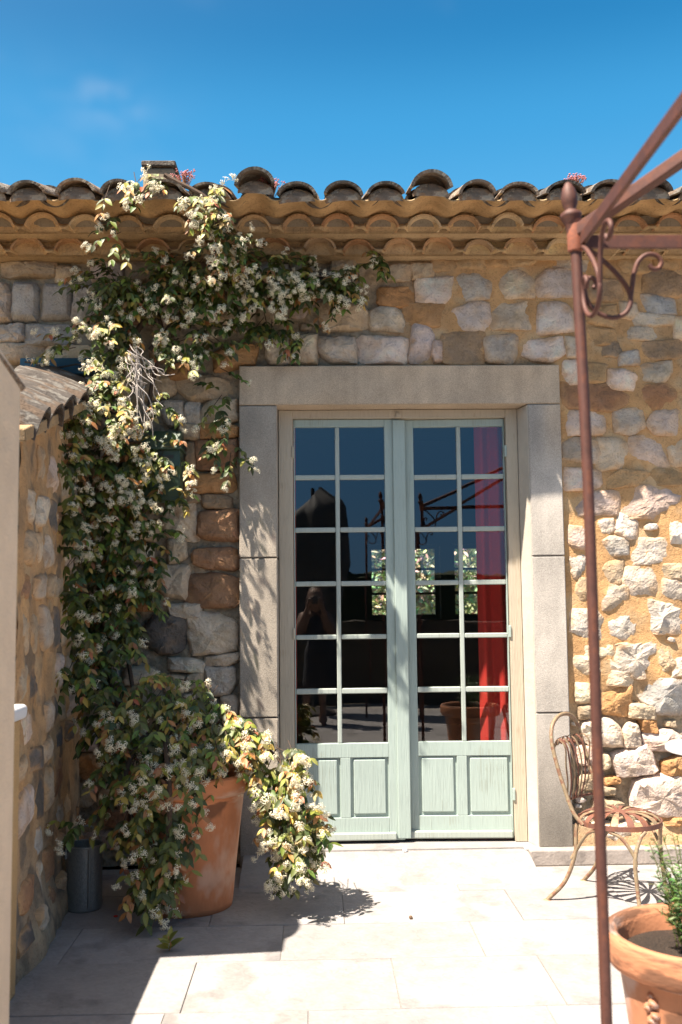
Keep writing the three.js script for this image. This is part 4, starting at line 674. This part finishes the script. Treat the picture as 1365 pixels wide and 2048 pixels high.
// ---------------------------------------------------------------- star jasmine
{
  // one leaf: a folded, drooping blade, base at the origin, growing along +y, facing +z
  const leafGeo = (L, Wd, curl) => { const st = [[0, 0.06], [0.18, 0.62], [0.42, 1], [0.7, 0.74], [0.9, 0.3], [1, 0.03]], pos = [], uv = [], idx = []; for (const [t, w] of st) { const y = L * (t - 0.12 * curl * t * t), z = -curl * L * 0.42 * t * t; for (const s of [-1, 0, 1]) { pos.push(s * w * Wd / 2, y, z + (s ? 0.13 * w * Wd : 0)); uv.push(0.5 + s * 0.5, t); } } for (let i = 0; i < st.length - 1; i++) for (const s of [0, 1]) { const a = i * 3 + s; idx.push(a, a + 1, a + 3, a + 1, a + 4, a + 3); } const g = new THREE.BufferGeometry(); g.setAttribute('position', new THREE.Float32BufferAttribute(pos, 3)); g.setAttribute('uv', new THREE.Float32BufferAttribute(uv, 2)); g.setIndex(idx); g.computeVertexNormals(); return g; };
  // a cluster of pinwheel flowers on thin tubes
  const clusterGeo = (n) => { const list = []; for (let k = 0; k < n; k++) { const dir = V(rr(-1, 1), rr(-0.5, 1), rr(-0.1, 1)).normalize(), q = new THREE.Quaternion().setFromUnitVectors(V(0, 0, 1), dir), c = dir.clone().multiplyScalar(rr(0.018, 0.034)); const pos = [], idx = []; for (let p = 0; p < 5; p++) { const a = p / 5 * 6.283 + k, R = rr(0.0105, 0.0135); const P = (r, da, z) => { const v = V(Math.cos(a + da) * r, Math.sin(a + da) * r, z).applyQuaternion(q).add(c); pos.push(v.x, v.y, v.z); }; const b = pos.length / 3; P(0.0015, 0, 0); P(R * 0.6, -0.22, 0.002); P(R, -0.10, -0.001); P(R * 0.98, 0.28, -0.002); P(R * 0.55, 0.2, 0.003); idx.push(b, b + 1, b + 4, b + 1, b + 3, b + 4, b + 1, b + 2, b + 3); } const g = new THREE.BufferGeometry(); g.setAttribute('position', new THREE.Float32BufferAttribute(pos, 3)); g.setIndex(idx); g.computeVertexNormals(); list.push(g); const t = new THREE.CylinderGeometry(0.0018, 0.0010, 0.024, 4, 1, true); t.translate(0, -0.012, 0); t.applyQuaternion(new THREE.Quaternion().setFromUnitVectors(V(0, 1, 0), dir)); t.translate(c.x, c.y, c.z); list.push(t); } for (const g of list) g.deleteAttribute('uv'); return join(list); };
  const leaves = [leafGeo(0.062, 0.027, 0.5), leafGeo(0.055, 0.026, 0.9), leafGeo(0.068, 0.025, 0.25)], clusters = [clusterGeo(6), clusterGeo(8), clusterGeo(10)];
  const leafMat = (c) => new THREE.MeshPhysicalMaterial({ color: c, roughness: 0.52, transmission: 0.25, thickness: 0, side: THREE.DoubleSide });
  const shades = { deep: [0.055, 0.075, 0.014], mid: [0.12, 0.145, 0.024], fresh: [0.22, 0.225, 0.035], gold: [0.48, 0.36, 0.08], bronze: [0.38, 0.165, 0.05] };
  const leafMats = {}; for (const k in shades) leafMats[k] = leafMat(rgb(...shades[k]));
  const whiteLeaf = leafMat(rgb(1, 1, 1)), petal = new THREE.MeshPhysicalMaterial({ color: rgb(0.86, 0.79, 0.60), roughness: 0.7, transmission: 0.15, thickness: 0, side: THREE.DoubleSide });
  const MX = new THREE.Matrix4(), Q = new THREE.Quaternion(), UP = V(0, 1, 0);
  // pose a blade: its length along dir, its face towards face
  const pose = (p, dir, face, s) => { const y = dir.clone().normalize(), x = V().crossVectors(y, face).normalize(), z = V().crossVectors(x, y); return new THREE.Matrix4().makeBasis(x, y, z).scale(V(s, s, s)).setPosition(p); };
  const grow = (plant, blobs, stems) => {
    const L = [], F = [], twigs = [];
    for (const b of blobs) {
      const [px, py, rx, ry, z0, z1, n, fl, tone] = b, zm = (z0 + z1) / 2, c = at(px, py, zm), k = (EYE.z - zm) / 1991;
      for (let i = 0; i < n; i++) {
        let u, v, w; do { u = rr(-1, 1); v = rr(-1, 1); w = rr(-1, 1); } while (u * u + v * v + w * w > 1);
        if (fbm((c.x + u * rx * k) * 4.5, (c.y + v * ry * k) * 4.5, 12, 2) < -0.17 && n > 20) continue;
        const p = V(c.x + u * rx * k, c.y + v * ry * k, zm + w * (z1 - z0) / 2), out = (w + 1) / 2;
        // a short shoot: leaves in pairs, hanging, flowers towards its tip
        const dir = V(u * 0.8 + rr(-0.5, 0.5), v * 0.5 - 0.35 + rr(-0.4, 0.4), 0.35 + 0.6 * out + rr(-0.2, 0.3)).normalize(), len = rr(0.10, 0.19), tip = p.clone().addScaledVector(dir, len).add(V(0, -len * 0.25, 0));
        const pairs = 3 + Math.floor(rnd() * 3);
        if (i % 3 === 0) twigs.push([p.clone().addScaledVector(dir, -0.08).add(V(0, 0.02, -0.02)), p, tip]);
        const young = rnd() < (tone ?? 0.3) + 0.12;
        for (let q = 0; q < pairs; q++) {
          const t = (q + 0.5) / pairs, base = p.clone().lerp(tip, t).add(V(0, 0.02 * Math.sin(t * 3.1), 0)), side = V().crossVectors(dir, UP).normalize(), turn = q % 2;
          for (const s of [-1, 1]) {
            const d = side.clone().multiplyScalar(s * (turn ? 0.45 : 0.95)).addScaledVector(dir, 0.55).add(V(rr(-0.3, 0.3), -0.55 + rr(-0.35, 0.25), rr(-0.1, 0.35) + (turn ? 0.25 : 0))), face = V(rr(-0.35, 0.35), 0.75 + rr(-0.3, 0.3), 0.65 + rr(-0.3, 0.3));
            const tipness = t > 0.55 ? 1 : 0, r = rnd(); let kind = r < 0.42 ? 'deep' : r < 0.85 ? 'mid' : 'fresh'; if (young && tipness) kind = r < 0.30 ? 'fresh' : r < 0.68 ? 'gold' : 'bronze'; else if (young && r > 0.7) kind = 'fresh';
            L.push({ m: pose(base, d, face, rr(0.72, 1.18) * (young && tipness ? 0.9 : 1)), kind, g: Math.floor(rnd() * 3), z: base.z + 0.15 * rnd() });
          }
        }
        const nf = rnd() < fl * 0.82 ? 1 + (rnd() < fl * 0.35 ? 1 : 0) : 0;
        for (let q = 0; q < nf; q++) { const fp = tip.clone().addScaledVector(dir, rr(-0.035, 0.03)).add(V(rr(-0.03, 0.03), rr(-0.025, 0.03), rr(0.0, 0.035))); MX.makeRotationFromQuaternion(Q.setFromEuler(new THREE.Euler(rr(-0.5, 0.7), rr(-0.7, 0.7), rr(0, 6.28)))); F.push({ m: MX.clone().scale(V(1, 1, 1).multiplyScalar(rr(0.78, 1.12))).setPosition(fp), g: Math.floor(rnd() * 3), z: fp.z + 0.25 * rnd() }); }
      }
    }
    L.sort((a, b) => b.z - a.z); F.sort((a, b) => b.z - a.z);
    const near = (list, n, name, mat, geos) => { for (const e of list.slice(0, n)) { const m = mesh(name, geos[e.g], mat(e), plant); e.m.decompose(m.position, m.quaternion, m.scale); } };
    near(L, 290, 'leaf', (e) => leafMats[e.kind], leaves); near(F, 290, 'blossom', () => petal, clusters);
    const rest = (list, n, name, mat, geos, color) => geos.forEach((g, k) => { const part = list.slice(n).filter((e) => e.g === k); if (!part.length) return; const im = new THREE.InstancedMesh(g, mat, part.length); im.name = numbered(name); im.castShadow = im.receiveShadow = true; part.forEach((e, i) => { im.setMatrixAt(i, e.m); if (color) im.setColorAt(i, rgb(...shades[e.kind].map((v) => v * rr(0.75, 1.3)))); }); im.userData.kind = 'stuff'; plant.add(im); });
    rest(L, 290, 'foliage', whiteLeaf, leaves, true); rest(F, 290, 'blossom_mass', petal, clusters, false);
    mesh('twigs', join(twigs.map((t) => tube(t, 0.0022, 6, 4))), M.stem, plant).userData.kind = 'stuff';
    for (const s of stems) mesh('stem', boxUV(weather(tube(s.map((q) => at(q[0], q[1], q[2])), s.r ?? 0.013, 60, 7).toNonIndexed(), 0.002, 30)), M.stem, plant);
    return [L.length, F.length];
  };
  const vine = thing('climbing_jasmine', 'star jasmine in white flower climbing the corner and spreading under the eaves', 'climbing plant');
  const c1 = grow(vine, [
    [425, 420, 36, 36, 0.5, 0.64, 24, 1, 0.7], [455, 475, 48, 42, 0.3, 0.55, 32, 0.95, 0.5], [270, 362, 10, 6, 0.5, 0.58, 4, 1, 1], [325, 360, 14, 6, 0.5, 0.58, 5, 1, 1], [218, 390, 10, 6, 0.62, 0.66, 1, 1, 0.6], [236, 455, 24, 50, 0.3, 0.5, 7, 0.6, 0.3],
    [235, 565, 75, 42, 0.05, 0.24, 66, 0.5, 0.12], [235, 635, 75, 38, 0.05, 0.22, 48, 0.5, 0.15], [335, 560, 75, 62, 0.05, 0.26, 58, 0.35, 0.12],
    [430, 560, 90, 56, 0.06, 0.30, 82, 0.65, 0.15], [520, 545, 70, 50, 0.05, 0.28, 64, 0.65, 0.15], [615, 560, 65, 40, 0.04, 0.20, 64, 0.65, 0.15], [680, 580, 28, 30, 0.03, 0.10, 16, 0.6, 0.2], [765, 522, 42, 12, 0.03, 0.08, 8, 0.7, 0.1], [712, 560, 30, 30, 0.03, 0.08, 5, 0.8, 0.2],
    [545, 640, 75, 30, 0.03, 0.12, 22, 0.5, 0.3], [600, 680, 40, 24, 0.03, 0.08, 5, 0.6, 0.4], [140, 690, 40, 22, 0.04, 0.2, 9, 0.6, 0.4],
    [225, 690, 34, 40, 0.1, 0.34, 22, 0.8, 0.4], [390, 680, 70, 45, 0.04, 0.22, 42, 0.65, 0.35], [440, 780, 26, 80, 0.02, 0.07, 8, 0.6, 0.4], [205, 770, 26, 40, 0.2, 0.42, 18, 0.85, 0.7],
    [215, 830, 62, 36, 0.22, 0.50, 44, 1, 0.75], [205, 905, 72, 50, 0.16, 0.46, 64, 0.95, 0.4], [265, 915, 24, 40, 0.2, 0.40, 18, 0.95, 0.5], [325, 810, 22, 18, 0.1, 0.3, 6, 0.8, 0.8], [365, 925, 22, 22, 0.16, 0.24, 3, 0.8, 0.5], [462, 900, 12, 30, 0.03, 0.08, 4, 0.9, 0.2], [420, 880, 40, 22, 0.03, 0.06, 3, 0.5, 0.2],
    [205, 1000, 80, 50, 0.08, 0.40, 58, 0.65, 0.25], [200, 1090, 70, 55, 0.05, 0.32, 46, 0.45, 0.35], [285, 1085, 40, 75, 0.05, 0.24, 36, 0.35, 0.1], [200, 1180, 66, 50, 0.05, 0.34, 40, 0.4, 0.25], [265, 1180, 40, 55, 0.05, 0.26, 28, 0.4, 0.1], [210, 1270, 68, 55, 0.06, 0.40, 48, 0.4, 0.2], [190, 1350, 50, 45, 0.08, 0.4, 28, 0.25, 0.25],
    [140, 850, 22, 40, 0.5, 0.75, 18, 0.9, 0.5], [128, 930, 24, 46, 0.55, 0.85, 24, 0.8, 0.4], [134, 1030, 24, 46, 0.5, 0.85, 22, 0.6, 0.3], [138, 1130, 20, 40, 0.5, 0.8, 14, 0.5, 0.3], [140, 1230, 22, 46, 0.5, 0.8, 18, 0.5, 0.3], [146, 1330, 24, 40, 0.5, 0.8, 14, 0.4, 0.3], [318, 905, 26, 30, 0.18, 0.28, 12, 0.9, 0.6], [340, 985, 24, 22, 0.1, 0.24, 7, 0.7, 0.4],
  ], [
    Object.assign([[300, 1540, 0.55], [240, 1420, 0.3], [205, 1250, 0.12], [200, 1060, 0.10], [215, 900, 0.10], [240, 760, 0.1], [290, 640, 0.08], [400, 570, 0.08], [560, 560, 0.06], [690, 560, 0.04]], { r: 0.019 }), [[310, 1540, 0.58], [270, 1400, 0.25], [250, 1200, 0.10], [290, 1010, 0.08], [300, 800, 0.08], [320, 640, 0.08], [250, 570, 0.08], [170, 600, 0.06]], [[300, 700, 0.1], [380, 600, 0.15], [430, 500, 0.34], [425, 410, 0.58], [330, 350, 0.54]], [[250, 1000, 0.1], [150, 1010, 0.1], [125, 1090, 0.2], [135, 1180, 0.2]],
  ]);
  const bush = thing('potted_jasmine', 'star jasmine bush in the large pot, bronze young leaves, trailing to the paving', 'shrub');
  const c2 = grow(bush, [
    [300, 1385, 90, 45, 0.34, 0.80, 62, 0.5, 0.6], [415, 1400, 26, 34, 0.5, 0.8, 16, 0.85, 0.95], [310, 1470, 100, 58, 0.5, 0.98, 90, 0.6, 0.5], [405, 1465, 32, 40, 0.6, 0.92, 20, 0.7, 0.5], [262, 1540, 50, 55, 0.7, 1.02, 44, 0.6, 0.45], [315, 1595, 66, 55, 0.9, 1.06, 42, 0.6, 0.5], [250, 1620, 40, 40, 0.8, 1.05, 24, 0.55, 0.5], [345, 1680, 40, 62, 0.96, 1.08, 22, 0.55, 0.4], [315, 1750, 32, 40, 0.98, 1.1, 16, 0.5, 0.3], [395, 1585, 14, 30, 1.0, 1.06, 4, 0.6, 0.6], [460, 1452, 32, 26, 0.58, 0.86, 26, 0.8, 0.85], [410, 1500, 40, 24, 0.75, 1.0, 18, 0.7, 0.6], [220, 1440, 40, 50, 0.5, 0.9, 26, 0.6, 0.4], [165, 1652, 24, 6, 0.95, 1.05, 3, 1, 0.4],
    [515, 1490, 32, 24, 0.62, 0.86, 28, 0.85, 0.95], [560, 1520, 42, 34, 0.66, 0.92, 38, 0.9, 0.9], [580, 1595, 42, 44, 0.68, 0.94, 50, 0.9, 0.6], [595, 1665, 38, 38, 0.72, 0.96, 38, 0.85, 0.4], [600, 1700, 30, 18, 0.78, 0.96, 14, 0.8, 0.2],
  ], [
    Object.assign([[330, 1560, 0.7], [335, 1480, 0.72], [380, 1430, 0.7], [470, 1460, 0.74], [550, 1510, 0.82], [600, 1610, 0.88], [610, 1720, 0.92]], { r: 0.007 }), [[330, 1560, 0.7], [300, 1470, 0.74], [260, 1520, 0.9], [240, 1620, 0.97]], [[340, 1560, 0.72], [330, 1480, 0.85], [340, 1600, 1.04], [330, 1760, 1.06]],
  ]);
  console.log('jasmine leaves, blossoms', c1, c2);
  // bare grey tangle of dead shoots hanging in the middle of it
  const dead = thing('dead_twigs', 'tangle of bare grey twigs hanging in the jasmine above the letter box', 'twigs');
  const T0 = [];
  for (let i = 0; i < 26; i++) { const pts = []; let x = rr(250, 275), y = rr(690, 715), z = 0.40; const tx = i < 7 ? rr(300, 345) : rr(255, 330), ty = i < 7 ? rr(745, 770) : rr(770, 880); for (let k = 0; k <= 5; k++) { const t = k / 5; pts.push(at(lerp(x, tx, t) + rr(-9, 9) * (k ? 1 : 0), lerp(y, ty, t ** 0.9) + rr(-7, 7) * (k ? 1 : 0), z + rr(-0.03, 0.05))); } T0.push(tube(pts, rr(0.0014, 0.003), 22, 4)); }
  mesh('twig', join(T0), M.twig, dead);

  // the planter's feathery plant at the lower right
  const fern = thing('feathery_plant', 'feathery green plant growing in the blurred terracotta planter', 'plant', [PL.x + 0.06, 0.5, PL.z]);
  const blade = leafGeo(0.024, 0.005, 0.4), M2 = []; const stems = [];
  for (let i = 0; i < 110; i++) { const a = rr(0, 6.283), r = 0.13 * Math.sqrt(rnd()), h = rr(0.10, 0.34) * (1 - r), lean = rr(0.02, 0.16), b = V(Math.cos(a) * r, 0, Math.sin(a) * r), t = V(Math.cos(a) * (r + lean * 0.6), h, Math.sin(a) * (r + lean * 0.6)), m = b.clone().lerp(t, 0.5).add(V(0, 0.03, 0)); stems.push(tube([b, m, t], 0.0013, 8, 4)); const cv = new THREE.CatmullRomCurve3([b, m, t]); for (let k = 0; k < 44; k++) { const p = cv.getPoint(0.2 + 0.8 * k / 44), ang = rr(0, 6.283); M2.push(pose(p, V(Math.cos(ang), rr(0.1, 0.9), Math.sin(ang)), V(rr(-1, 1), 1, rr(-1, 1)), rr(0.6, 1.2))); } }
  mesh('stem', join(stems), leafMats.mid, fern);
  const im = new THREE.InstancedMesh(blade, leafMat(rgb(1, 1, 1)), M2.length); im.name = 'foliage'; M2.forEach((m, i) => { im.setMatrixAt(i, m); im.setColorAt(i, rgb(...[0.085, 0.15, 0.035].map((v) => v * rr(0.6, 1.5)))); }); im.userData.kind = 'stuff'; im.castShadow = true; fern.add(im);

  // a sprig dropped on the paving, a red petal, a pebble
  const sp = onFloor(338, 1905), sprig = thing('fallen_sprig', 'small green sprig lying on the paving in front of the large pot', 'sprig', [sp.x, 0.006, sp.z]);
  for (let i = 0; i < 8; i++) { const a = i * 2.4, m = mesh('leaf', leaves[i % 3], leafMats[i % 3 ? 'fresh' : 'mid'], sprig); pose(V(0, 0.01 + 0.01 * (i % 4), 0), V(Math.cos(a) * 0.8, i < 4 ? 0.9 : 0.35, Math.sin(a) * 0.5), V(0, 1, 0.6), 1.15).decompose(m.position, m.quaternion, m.scale); }
  mesh('stem', tube([V(0, 0.0, 0.0), V(0.01, 0.02, 0.0), V(-0.005, 0.06, -0.01)], 0.0022, 10, 5), leafMats.bronze, sprig);
  const rp = onFloor(232, 1834), pt = mesh('fallen_petal', (() => { const g = new THREE.SphereGeometry(0.012, 10, 8); g.scale(1, 0.35, 0.8); return g; })(), M.red); pt.position.set(rp.x, 0.004, rp.z); tag(pt, 'tiny red petal on the shaded paving beside the zinc bucket', 'petal');
  const pb = onFloor(822, 1838), pe = mesh('pebble', weather(new THREE.IcosahedronGeometry(0.010, 3), 0.003, 60), std({ color: rgb(0.12, 0.07, 0.04) })); pe.position.set(pb.x, 0.007, pb.z); tag(pe, 'small brown pebble alone on the sunny paving before the door', 'pebble');
  for (const [px, py, l] of [[810, 1682, 'white stone under the middle of the double door'], [1053, 1683, 'white stone at the foot of the right door frame']]) { const q = at(px, py, 0.02), st = mesh('doorstop_stone', weather(new THREE.IcosahedronGeometry(0.017, 3), 0.006, 40), M.white); st.position.set(q.x, FLOORD - 0.004, q.z); tag(st, l, 'stone'); }
  // stonecrop in flower between the roof tiles
  for (const [px, py, l] of [[370, 356, 'pink stonecrop tuft on the roof beside the chimney'], [545, 372, 'pink stonecrop tuft in the roof gutter above the jasmine'], [1150, 352, 'pink stonecrop tuft on the tiles above the pergola finial']]) {
    const q = at(px, py, 0.40), s = thing('stonecrop', l, 'plant', [q.x, q.y - 0.06, 0.40]), st = [], hd = [];
    const low = px > 1000 ? 0.55 : 1; for (let i = 0; i < 40; i++) { const a = rr(0, 6.283), r = rr(0, 0.05), h = rr(0.05, 0.10) * low, t = V(Math.cos(a) * r * 1.5, h, Math.sin(a) * r); st.push(tube([V(Math.cos(a) * r * 0.4, 0, Math.sin(a) * r * 0.4), t], 0.0014, 3, 4)); for (let k = 0; k < 5; k++) { const o = new THREE.OctahedronGeometry(rr(0.003, 0.006)); o.translate(t.x + rr(-0.01, 0.01), t.y + rr(-0.012, 0.008), t.z + rr(-0.01, 0.01)); hd.push(o); } }
    mesh('stem', join(st), leafMats.bronze, s); mesh('flower_heads', join(hd), std({ color: rgb(0.50, 0.20, 0.20) }), s);
  }
  // sunny trees and scrub seen through the far windows of the room
  for (const [x, z, h, l] of [[0.6, -11.5, 4.6, 'sunlit olive tree seen through the left far window'], [2.6, -12.5, 5.0, 'sunlit tree seen through the right far window'], [1.6, -15, 6.5, 'tall tree behind the others seen between the far windows']]) {
    const t = thing('garden_tree', l, 'tree', [x, 0, z]);
    mesh('trunk', boxUV(tube([V(0, -0.1, 0), V(0.05, 0.7, 0), V(0.0, h * 0.45, 0.05), V(0.1, h * 0.7, 0)], 0.11, 16, 8).toNonIndexed()), M.stem, t);
    const im2 = new THREE.InstancedMesh(leaves[2], leafMat(rgb(1, 1, 1)), 15000); im2.name = numbered('crown');
    for (let i = 0; i < 15000; i++) { let u, v, w; do { u = rr(-1, 1); v = rr(-1, 1); w = rr(-1, 1); } while (u * u + v * v + w * w > 1 || fbm(u * 2.2 + x, v * 2.2, w * 2.2, 3) < -0.10); im2.setMatrixAt(i, pose(V(u * 1.7, h * 0.52 + v * h * 0.46, w * 1.3), V(rr(-1, 1), rr(-1, 0.6), rr(-1, 1)), V(rr(-1, 1), 1, rr(-0.2, 1)), rr(1.7, 2.6))); im2.setColorAt(i, rgb(...[0.52, 0.58, 0.38].map((q) => q * rr(0.6, 1.4)))); }
    im2.userData.kind = 'stuff'; im2.castShadow = true; t.add(im2);
  }
}

// ---------------------------------------------------------------- the photographer, seen only as a reflection in the panes
{
  const body = (bones, lo, size, res, k = 0.03) => { // tapered capsules joined by a smooth minimum, meshed
    const mc = new MarchingCubes(res, M.dark, false, false, 60000), s = size / (res - 1) * (res - 1) / res; void s;
    const B = bones.map(([a, b, ra, rb]) => { const A = V(...a), D = V(...b).sub(A); return [A, D, D.lengthSq() || 1e-9, ra, rb]; });
    for (let z = 0; z < res; z++) for (let y = 0; y < res; y++) for (let x = 0; x < res; x++) {
      const px = lo[0] + size * x / res, py = lo[1] + size * y / res, pz = lo[2] + size * z / res; let acc = 0, best = 9;
      for (const [A, D, l2, ra, rb] of B) { const qx = px - A.x, qy = py - A.y, qz = pz - A.z, t = clamp((qx * D.x + qy * D.y + qz * D.z) / l2, 0, 1), d = Math.hypot(qx - D.x * t, qy - D.y * t, qz - D.z * t) - lerp(ra, rb, t); if (d < best) best = d; if (d < 0.15) acc += Math.exp(-d / k); }
      mc.field[x + y * res + z * res * res] = acc > 0 ? k * Math.log(acc) : -best;
    }
    mc.isolation = 0; mc.update();
    const n = mc.count ?? mc.geometry.drawRange.count, g = new THREE.BufferGeometry(), P = new Float32Array(mc.positionArray.slice(0, n * 3)), N = new Float32Array(mc.normalArray.slice(0, n * 3));
    for (let i = 0; i < n * 3; i++) P[i] = lo[i % 3] + size * (P[i] + 1) / 2;
    g.setAttribute('position', new THREE.BufferAttribute(P, 3)); g.setAttribute('normal', new THREE.BufferAttribute(N, 3)); g.computeVertexNormals(); return g;
  };
  const p = thing('person', 'person in a dark dress holding a camera up, mirrored in the left door panes', 'person', [0.02, 0, 6.02]);
  const skin = std({ color: rgb(0.19, 0.11, 0.078), roughness: 0.6 }), hair = std({ color: rgb(0.06, 0.03, 0.018), roughness: 0.6 }), dress = std({ color: rgb(0.03, 0.03, 0.035) });
  const limb = [];
  for (const s of [-1, 1]) {
    limb.push([[s * 0.155, 1.315, 0.10], [s * 0.225, 1.10, 0.03], 0.043, 0.036], [[s * 0.225, 1.10, 0.03], [s * 0.085, 1.435, -0.055], 0.036, 0.024]);
    limb.push([[s * 0.085, 0.84, 0.11], [s * 0.095, 0.47, 0.10], 0.075, 0.05], [[s * 0.095, 0.47, 0.10], [s * 0.10, 0.08, 0.14], 0.05, 0.032], [[s * 0.10, 0.05, 0.15], [s * 0.115, 0.03, -0.02], 0.034, 0.028]);
  }
  const figure = [...limb, [[0, 1.36, 0.10], [0, 1.46, 0.08], 0.05, 0.048], [[-0.12, 1.29, 0.10], [0.12, 1.29, 0.10], 0.07, 0.07], [[0, 1.26, 0.10], [0, 1.05, 0.10], 0.115, 0.105], [[0, 1.03, 0.11], [0, 0.86, 0.12], 0.115, 0.145], [[0, 1.53, 0.075], [0, 1.585, 0.09], 0.078, 0.09], [[0, 1.475, 0.035], [0, 1.50, 0.05], 0.045, 0.06], [[0, 1.515, -0.005], [0, 1.50, -0.022], 0.010, 0.013]];
  mesh('body', body(figure, [-0.9, -0.02, -0.75], 1.75, 112), skin, p);
  mesh('dress', body([[[-0.12, 1.295, 0.10], [0.12, 1.295, 0.10], 0.079, 0.079], [[0, 1.26, 0.10], [0, 1.05, 0.10], 0.126, 0.116], [[0, 1.03, 0.11], [0, 0.86, 0.12], 0.126, 0.16], [[-0.06, 0.85, 0.12], [-0.10, 0.50, 0.11], 0.12, 0.12], [[0.06, 0.85, 0.12], [0.10, 0.50, 0.11], 0.12, 0.12]], [-0.6, 0.35, -0.5], 1.15, 84), dress, p);
  mesh('hair', body([[[0, 1.60, 0.115], [0, 1.55, 0.145], 0.094, 0.092], [[-0.07, 1.52, 0.12], [-0.11, 1.28, 0.10], 0.045, 0.03], [[0.07, 1.52, 0.12], [0.11, 1.28, 0.10], 0.045, 0.03], [[0, 1.50, 0.17], [0, 1.25, 0.20], 0.07, 0.06]], [-0.35, 1.1, -0.2], 0.7, 64, 0.02), hair, p);
  for (const s of [-1, 1]) { // a palm under the camera's side, four fingers curled over its front, thumb behind
    const h = [[[s * 0.086, 1.435, -0.05], [s * 0.082, 1.49, -0.085], 0.022, 0.024]];
    for (let f = 0; f < 4; f++) { const y = 1.535 - f * 0.019, L = [0.9, 1, 0.95, 0.78][f]; h.push([[s * 0.085, y - 0.01, -0.09], [s * (0.085 - 0.004), y, -0.125], 0.0095, 0.0088], [[s * 0.081, y, -0.125], [s * (0.081 - 0.030 * L), y + 0.002, -0.134], 0.0088, 0.008], [[s * (0.081 - 0.030 * L), y + 0.002, -0.134], [s * (0.081 - 0.046 * L), y, -0.130], 0.008, 0.007]); }
    h.push([[s * 0.085, 1.48, -0.07], [s * 0.065, 1.505, -0.052], 0.012, 0.010], [[s * 0.065, 1.505, -0.052], [s * 0.042, 1.515, -0.05], 0.010, 0.008]);
    mesh('hand', body(h, [s * 0.07 - 0.09, 1.41, -0.18], 0.18, 56, 0.004), skin, p);
  }
  const cam = thing('camera', 'black photo camera held up to the face, mirrored in the door panes', 'camera', [0.02, 1.517, 5.93]);
  mesh('camera_body', join([box(-0.066, -0.045, -0.022, 0.066, 0.04, 0.026, 0.008), box(-0.022, 0.036, -0.02, 0.022, 0.062, 0.02, 0.008)]), M.wire, cam);
  mesh('lens', new THREE.CylinderGeometry(0.031, 0.034, 0.035, 28).rotateX(Math.PI / 2).translate(0, -0.004, -0.036), M.wire, cam);
}

renderer.render(scene, camera);
